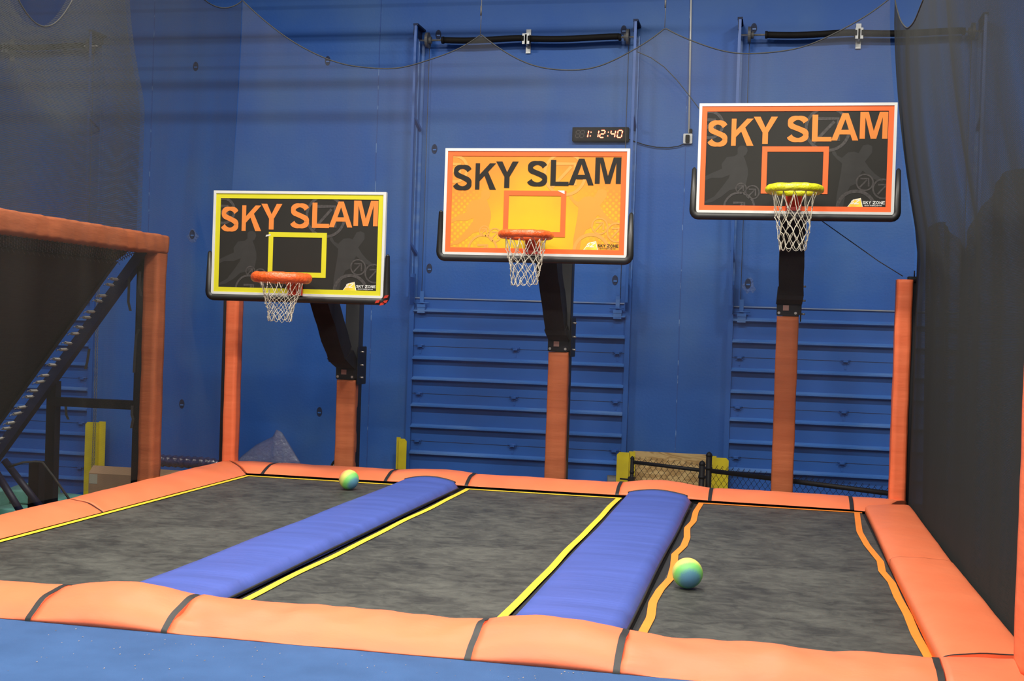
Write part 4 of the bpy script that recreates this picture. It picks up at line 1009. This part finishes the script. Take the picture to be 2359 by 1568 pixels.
# support steelwork
def bar(a, b, r, name, mt='steel'):
    MB().tube([a, b], r, 4).build(name, mt, tt)
m = MB().box(-7.2, -6.2, 11.46, 11.56, .70, .79).build('cross_bar', 'steel', tt)
m = MB().box(-7.27, -7.17, 11.48, 11.58, -1, .95).build('steel_post', 'steel', tt)
pA = at(85, 1062, y=11.0)
MB().box(pA.x-.055, pA.x+.055, 10.95, 11.06, -1, pA.z).build('short_post', 'steel', tt)
MB().tube([at(10, 1060, y=10.9), at(95, 1170, y=10.9)], .035, 8).build('diagonal_brace', 'navy', tt)
MB().tube([at(-10, 1085, y=10.6), at(55, 1190, y=10.6)], .035, 8).build('diagonal_brace', 'navy', tt)
MB().tube([at(20, 1075, y=10.8), at(52, 1065, y=10.8), at(82, 1063, y=10.9), at(98, 1065, y=10.9), at(125, 1100, y=10.9), at(160, 1150, y=10.9)], .012, 6).build('tie_rope', 'rope', tt)
for k_, ps in enumerate((((297, 632), (296, 670), (295, 695), (300, 716)), ((320, 757), (313, 775), (310, 820), (308, 858)), ((304, 934), (303, 955), (306, 965), (302, 986)), ((151, 936), (152, 955), (157, 966)), ((322, 625), (320, 660), (325, 682)), ((205, 803), (200, 835), (196, 850)))):
    pp_ = [at(a, b, y=11.40) for a, b in ps]; m = MB()
    for i in range(len(pp_)-1):
        m.add([pp_[i]+Vector((-.012, 0, 0)), pp_[i]+Vector((.012, .006, 0)), pp_[i+1]+Vector((.012, .006, 0)), pp_[i+1]+Vector((-.012, 0, 0)),
               pp_[i]+Vector((-.012, .004, 0)), pp_[i]+Vector((.012, .010, 0)), pp_[i+1]+Vector((.012, .010, 0)), pp_[i+1]+Vector((-.012, .004, 0))], [(0, 1, 2, 3), (4, 5, 6, 7), (0, 3, 7, 4), (1, 5, 6, 2)])
    m.build('hanging_strap', 'strap', tt)
# ------------------------------------------------------------------ things by the wall
def guard(x0, x1, y, ztop, lab, flip=1):
    t = MB(); x0, x1 = min(x0, x1), max(x0, x1)
    # bent channel: narrow return flange, deep web, front flange with clipped corner
    xs = x0 if flip > 0 else x1
    wd = x1-x0
    k_ = .35*wd
    if flip > 0:
        t.box(x0, x0+k_, y+.05, y+.058, -1, ztop+.012); t.box(x0+k_-.006, x0+k_, y, y+.058, -1, ztop)
        fl = [(x0+k_, -1), (x1, -1), (x1, ztop-.03), (x1-.03, ztop), (x0+k_, ztop)]
    else:
        t.box(x1-k_, x1, y+.05, y+.058, -1, ztop+.012); t.box(x1-k_, x1-k_+.006, y, y+.058, -1, ztop)
        fl = [(x0, -1), (x1-k_, -1), (x1-k_, ztop), (x0+.03, ztop), (x0, ztop-.03)]
    t.poly(fl, y, .008)
    g = t.build('door_track_guard', 'guard'); tag(g, lab, 'track guard', 'yellow steel guards beside the overhead doors')
    MB().disc(((x0+x1)/2, y+.045, ztop-.13), .012, th=.01, n=10).build('bolt', 'zinc', g)
guard(-4.70, -4.55, 15.24, .19, 'yellow steel guard at the left foot of the middle door', 1)
guard(-1.86, -1.64, 15.24, .165, 'yellow steel guard left of the plywood sheet', -1)
guard(-.735, -.505, 15.24, .16, 'yellow steel guard right of the plywood sheet', 1)
guard(-9.06, -8.79, 15.24, .195, 'yellow steel guard at the far left beside the hanging chain', -1)
pw = MB().box(-1.68, -.72, 15.44, 15.46, -1, .17).build('plywood_sheet', 'wood'); tag(pw, 'plywood sheet leaning on the blue wall behind the chain-link gate', 'plywood')
jb = MB().rbox(-1.98, -1.86, 15.30, 15.38, -.32, -.14, .01).build('junction_box', 'wire'); tag(jb, 'small grey metal box beside the yellow guard left of the plywood', 'box')
# chain-link fence
def mesh_panel(P, Q, ztop, zbot, parent, cell=.072):
    P, Q = Vector(P), Vector(Q); D = Q-P; Lf = D.length; D.normalize(); m = MB(); side = Vector((-D.y, D.x, 0))*.004
    n = int(Lf/cell)
    H = ztop-zbot; hc = cell*.62; rows = int(H/hc)
    for i in range(n+1):
        pts = []
        for r_ in range(rows+1):
            s_ = (i+(.5 if r_ % 2 else 0))*cell
            if s_ > Lf: s_ = Lf
            pts.append(P+D*s_+Vector((0, 0, ztop-r_*hc-P.z))+side*(1 if r_ % 2 else -1))
        m.tube(pts, .0026, 4, caps=False)
        pts = []
        for r_ in range(rows+1):
            s_ = (i+(-.5 if r_ % 2 else 0))*cell
            pts.append(P+D*max(0, min(Lf, s_))+Vector((0, 0, ztop-r_*hc-P.z))+side*(-1 if r_ % 2 else 1))
        m.tube(pts, .0026, 4, caps=False)
    for i in range(n):   # barbed selvage twists above the rail
        s_ = (i+.0)*cell
        m.tube([P+D*s_+Vector((0, 0, ztop-P.z)), P+D*(s_+.012)+Vector((0, 0, ztop+.02-P.z)), P+D*min(Lf, s_+.02)+Vector((0, 0, ztop-P.z))], .0026, 4)
    m.build('chain_link_mesh', 'steel', parent)
def fpost(x, y, zt_, r, parent, name='post'):
    pts = [(x, y, -1), (x, y, zt_-r*1.2)]; m = MB().tube(pts, r, 12)
    m.tube([(x, y, zt_-r*1.5), (x, y, zt_-r*1.0), (x, y, zt_-r*.4), (x, y, zt_)], [r*1.15, r*1.05, r*.7, r*.15], 12)
    m.tube([(x, y, zt_-.20), (x, y, zt_-.17)], r*1.2, 12)
    m.build(name, 'steel', parent)
gt = thing('fence_gate', (-1.2, 14.2, -1), 'black chain-link gate standing in front of the plywood sheet', 'gate', 'black chain-link fencing behind the court')
g0 = at(1457, 1050, y=14.3); g1 = at(1618, 1060, y=14.0)
fpost(g0.x, g0.y, g0.z, .022, gt); fpost(g1.x, g1.y, g1.z, .034, gt)
ra, rb = at(1459, 1064, y=14.3), at(1616, 1083, y=14.0)
MB().tube([ra, rb], .021, 10).build('top_rail', 'steel', gt)
mesh_panel((ra.x, ra.y, 0), (rb.x, rb.y, 0), ra.z+.045, -.95, gt)
MB().tube([(ra.x, ra.y, -.9), (rb.x, rb.y, -.9)], .021, 10).build('bottom_rail', 'steel', gt)
l0 = at(1428, 1102, y=14.25)
MB().tube([l0, (g0.x, 14.27, l0.z-.01)], .010, 6).box(g0.x-.04, g0.x+.03, 14.25, 14.35, l0.z-.03, l0.z+.02).build('latch', 'steel', gt)
fn = thing('chain_link_fence', (.2, 13.7, -1), 'black chain-link fence running right behind the right pole', 'fence', 'black chain-link fencing behind the court')
f0 = at(1634, 1040, y=14.2); fpost(f0.x, f0.y, f0.z, .034, fn)
r0 = at(1638, 1084, y=14.2); r1 = at(2080, 1140, z=r0.z)
MB().tube([r0, r1], .026, 12).build('top_rail', 'steel', fn)
mesh_panel((r0.x, r0.y, 0), (r1.x, r1.y, 0), r0.z+.05, -.95, fn)
fpost(r1.x+.02, r1.y-.02, r1.z+.02, .03, fn)
# plastic bag
def bag():
    P = [at(*p, y=14.2) for p in ((552, 1054), (590, 1024), (628, 1005), (637, 989), (650, 996), (668, 1025), (695, 1070))]
    m = MB(); n = 24
    def top(u):
        s = u*(len(P)-1); i = min(len(P)-2, int(s)); return P[i].lerp(P[i+1], s-i)
    def g(u, v, sd):
        t_ = top(u); z = -.95+(t_.z+.95)*v
        cxm = (P[0].x+P[-1].x)/2; x = cxm+(t_.x-cxm)*(1+.25*(1-v))
        bul = .16*math.sin(PI*min(1, max(0, u)))*(1-v**3)
        q = noise.noise(Vector((x*5, z*5, sd)))*.03+abs(noise.noise(Vector((x*9+z*6, z*3, sd+5))))*.04
        return (x, 14.2+sd*(bul+q*(1-v)), z)
    m.grid(30, 24, lambda u, v: g(u, v, -1)); m.grid(30, 24, lambda u, v: g(u, v, 1)); return m
tag(bag().build('plastic_bag', 'film'), 'clear crumpled plastic bag standing behind the back left post', 'bag')
# wrapped roll, box, disc, foam
R0, R1 = at(312, 1068, y=14.6), at(505, 1068, y=14.6)
m = MB(); pts = []; rr = []
for i in range(40):
    u = i/39; pts.append(R0.lerp(R1, u)+Vector((0, 0, -.03+.01*math.sin(u*20)))); rr.append(.075*(.5+.5*min(1, 6*min(u, 1-u)+.3))+.008*math.sin(i*2.1))
m.tube(pts, rr, 14)
bxx0 = at(207, 1078, y=14.5)
bxo = thing('cardboard_box', (-7.9, 14.5, -1), 'open brown cardboard box on the floor beside the far left yellow guard', 'box')
q = at(205, 1076, y=14.1); q2 = at(470, 1082, y=14.1)
MB().box(q.x, q2.x, 14.1, 14.75, -1, q.z-.07).build('body', 'card', bxo)
m = MB().add([(q.x, 14.1, q.z-.07), (q2.x, 14.1, q.z-.07), (q2.x-.05, 14.16, q.z+.02), (q.x+.02, 14.16, q.z+.02)], [(0, 1, 2, 3)])
m.add([(q.x, 14.105, q.z-.07), (q2.x, 14.105, q.z-.07), (q2.x-.05, 14.165, q.z+.02), (q.x+.02, 14.165, q.z+.02)], [(0, 3, 2, 1)])
m.build('flap', mat('cardboard_flap', (.40, .25, .14, 1), .85, var=.1), bxo)
MB().box(q.x+.01, q.x+.12, 14.096, 14.10, q.z-.20, q.z-.08).build('tape', mat('pale_tape', (.35, .32, .24, 1), .5), bxo)
roll = m = MB()
for i in range(len(pts)): pts[i].z = max(pts[i].z, q.z+.02+.055)
m.tube(pts, rr, 14); ro = m.build('wrapped_roll', 'wrapped'); tag(ro, 'dark roll in clear shiny plastic lying on the cardboard box', 'roll')
dc = at(794, 1086, y=13.95)
dd = thing('round_lid', (dc.x, 14.0, -1), 'pale round disc with a black rim behind the left pole', 'disc')
MB().tube([(dc.x+.175*math.cos(2*PI*i/40), 13.95, dc.z+.175*math.sin(2*PI*i/40)) for i in range(40)], .014, 8, closed=True).build('rim', 'case', dd)
MB().disc((dc.x, 13.96, dc.z), .168, th=.02, n=40).build('face', mat('pale_disc', (.40, .43, .42, 1), .5, var=.1), dd)
MB().rbox(dc.x-.03, dc.x+.03, 13.98, 14.04, -1, dc.z, .01).build('stand', 'case', dd)
# teal foam blocks heaped on the floor at far left
rs = random.Random(11)
spots = [(-9.35, 13.6, -.62, 0, 'foam block nearest the far left edge, top of the heap'), (-8.95, 13.9, -.60, .12, 'foam block in the middle of the heap top, beside the dark post'), (-8.36, 13.7, -.66, -.1, 'foam block at the right end of the heap'),
         (-9.3, 13.5, -.80, .05, 'foam block under the topmost one at the left edge'), (-8.85, 13.6, -.80, -.05, 'foam block below the middle of the heap'), (-8.3, 13.55, -.84, .1, 'foam block lowest on the right of the heap')]
for (x, y, z, rz, lb) in spots:
    m = MB(); hx, hy, hz = .24, .24, .085
    m.rbox(-hx, hx, -hy, hy, -hz, hz, .025, axis='x')
    o = m.build('foam_block', 'teal', loc=(0, 0, 0)); o.location = (x, y, z); o.rotation_euler = (rs.uniform(-.08, .08), rs.uniform(-.1, .1), rz)
    tag(o, 'pale teal '+lb, 'foam block', 'teal foam blocks heaped at the far left')
MB_ = MB().box(-9.7, -8.1, 13.2, 14.1, -1, -.95).build('foam_tray', 'teal'); tag(MB_, 'flat teal foam sheet under the heap of foam blocks at the far left', 'foam sheet')
# hoist chain
ch = MB(); x = -8.905; z = 2.4; k_ = 0
while z > -.55:
    for dx in (-.012, .016):
        pts = []
        for i in range(8):
            a = 2*PI*i/8; u, v = .0075*math.cos(a), .017*math.sin(a)
            pts.append((x+dx+(u if (k_ % 2) else 0)+.004*math.sin(z*3), 15.2+(0 if (k_ % 2) else u), z+v))
        ch.tube(pts, .0028, 4, closed=True)
    z -= .026; k_ += 1
tag(ch.build('hoist_chain', 'chain'), 'steel hoist chain hanging beside the far left yellow guard', 'chain')
# ------------------------------------------------------------------ lamp housings above the frame
for i, (lx, ly, p) in enumerate(LAMPS):
    t = thing('high_bay_lamp', (lx, ly, LZ), 'white rectangular high bay lamp under the ceiling', 'lamp', 'high bay lamps under the ceiling')
    MB().box(lx-.62, lx+.62, ly-.27, ly+.27, LZ, LZ+.10).build('housing', 'alu_g', t)
    MB().tube([(lx-.5, ly, LZ+.1), (lx-.5, ly, 7.995)], .004, 5).tube([(lx+.5, ly, LZ+.1), (lx+.5, ly, 7.995)], .004, 5).build('suspension_wire', 'wire', t)
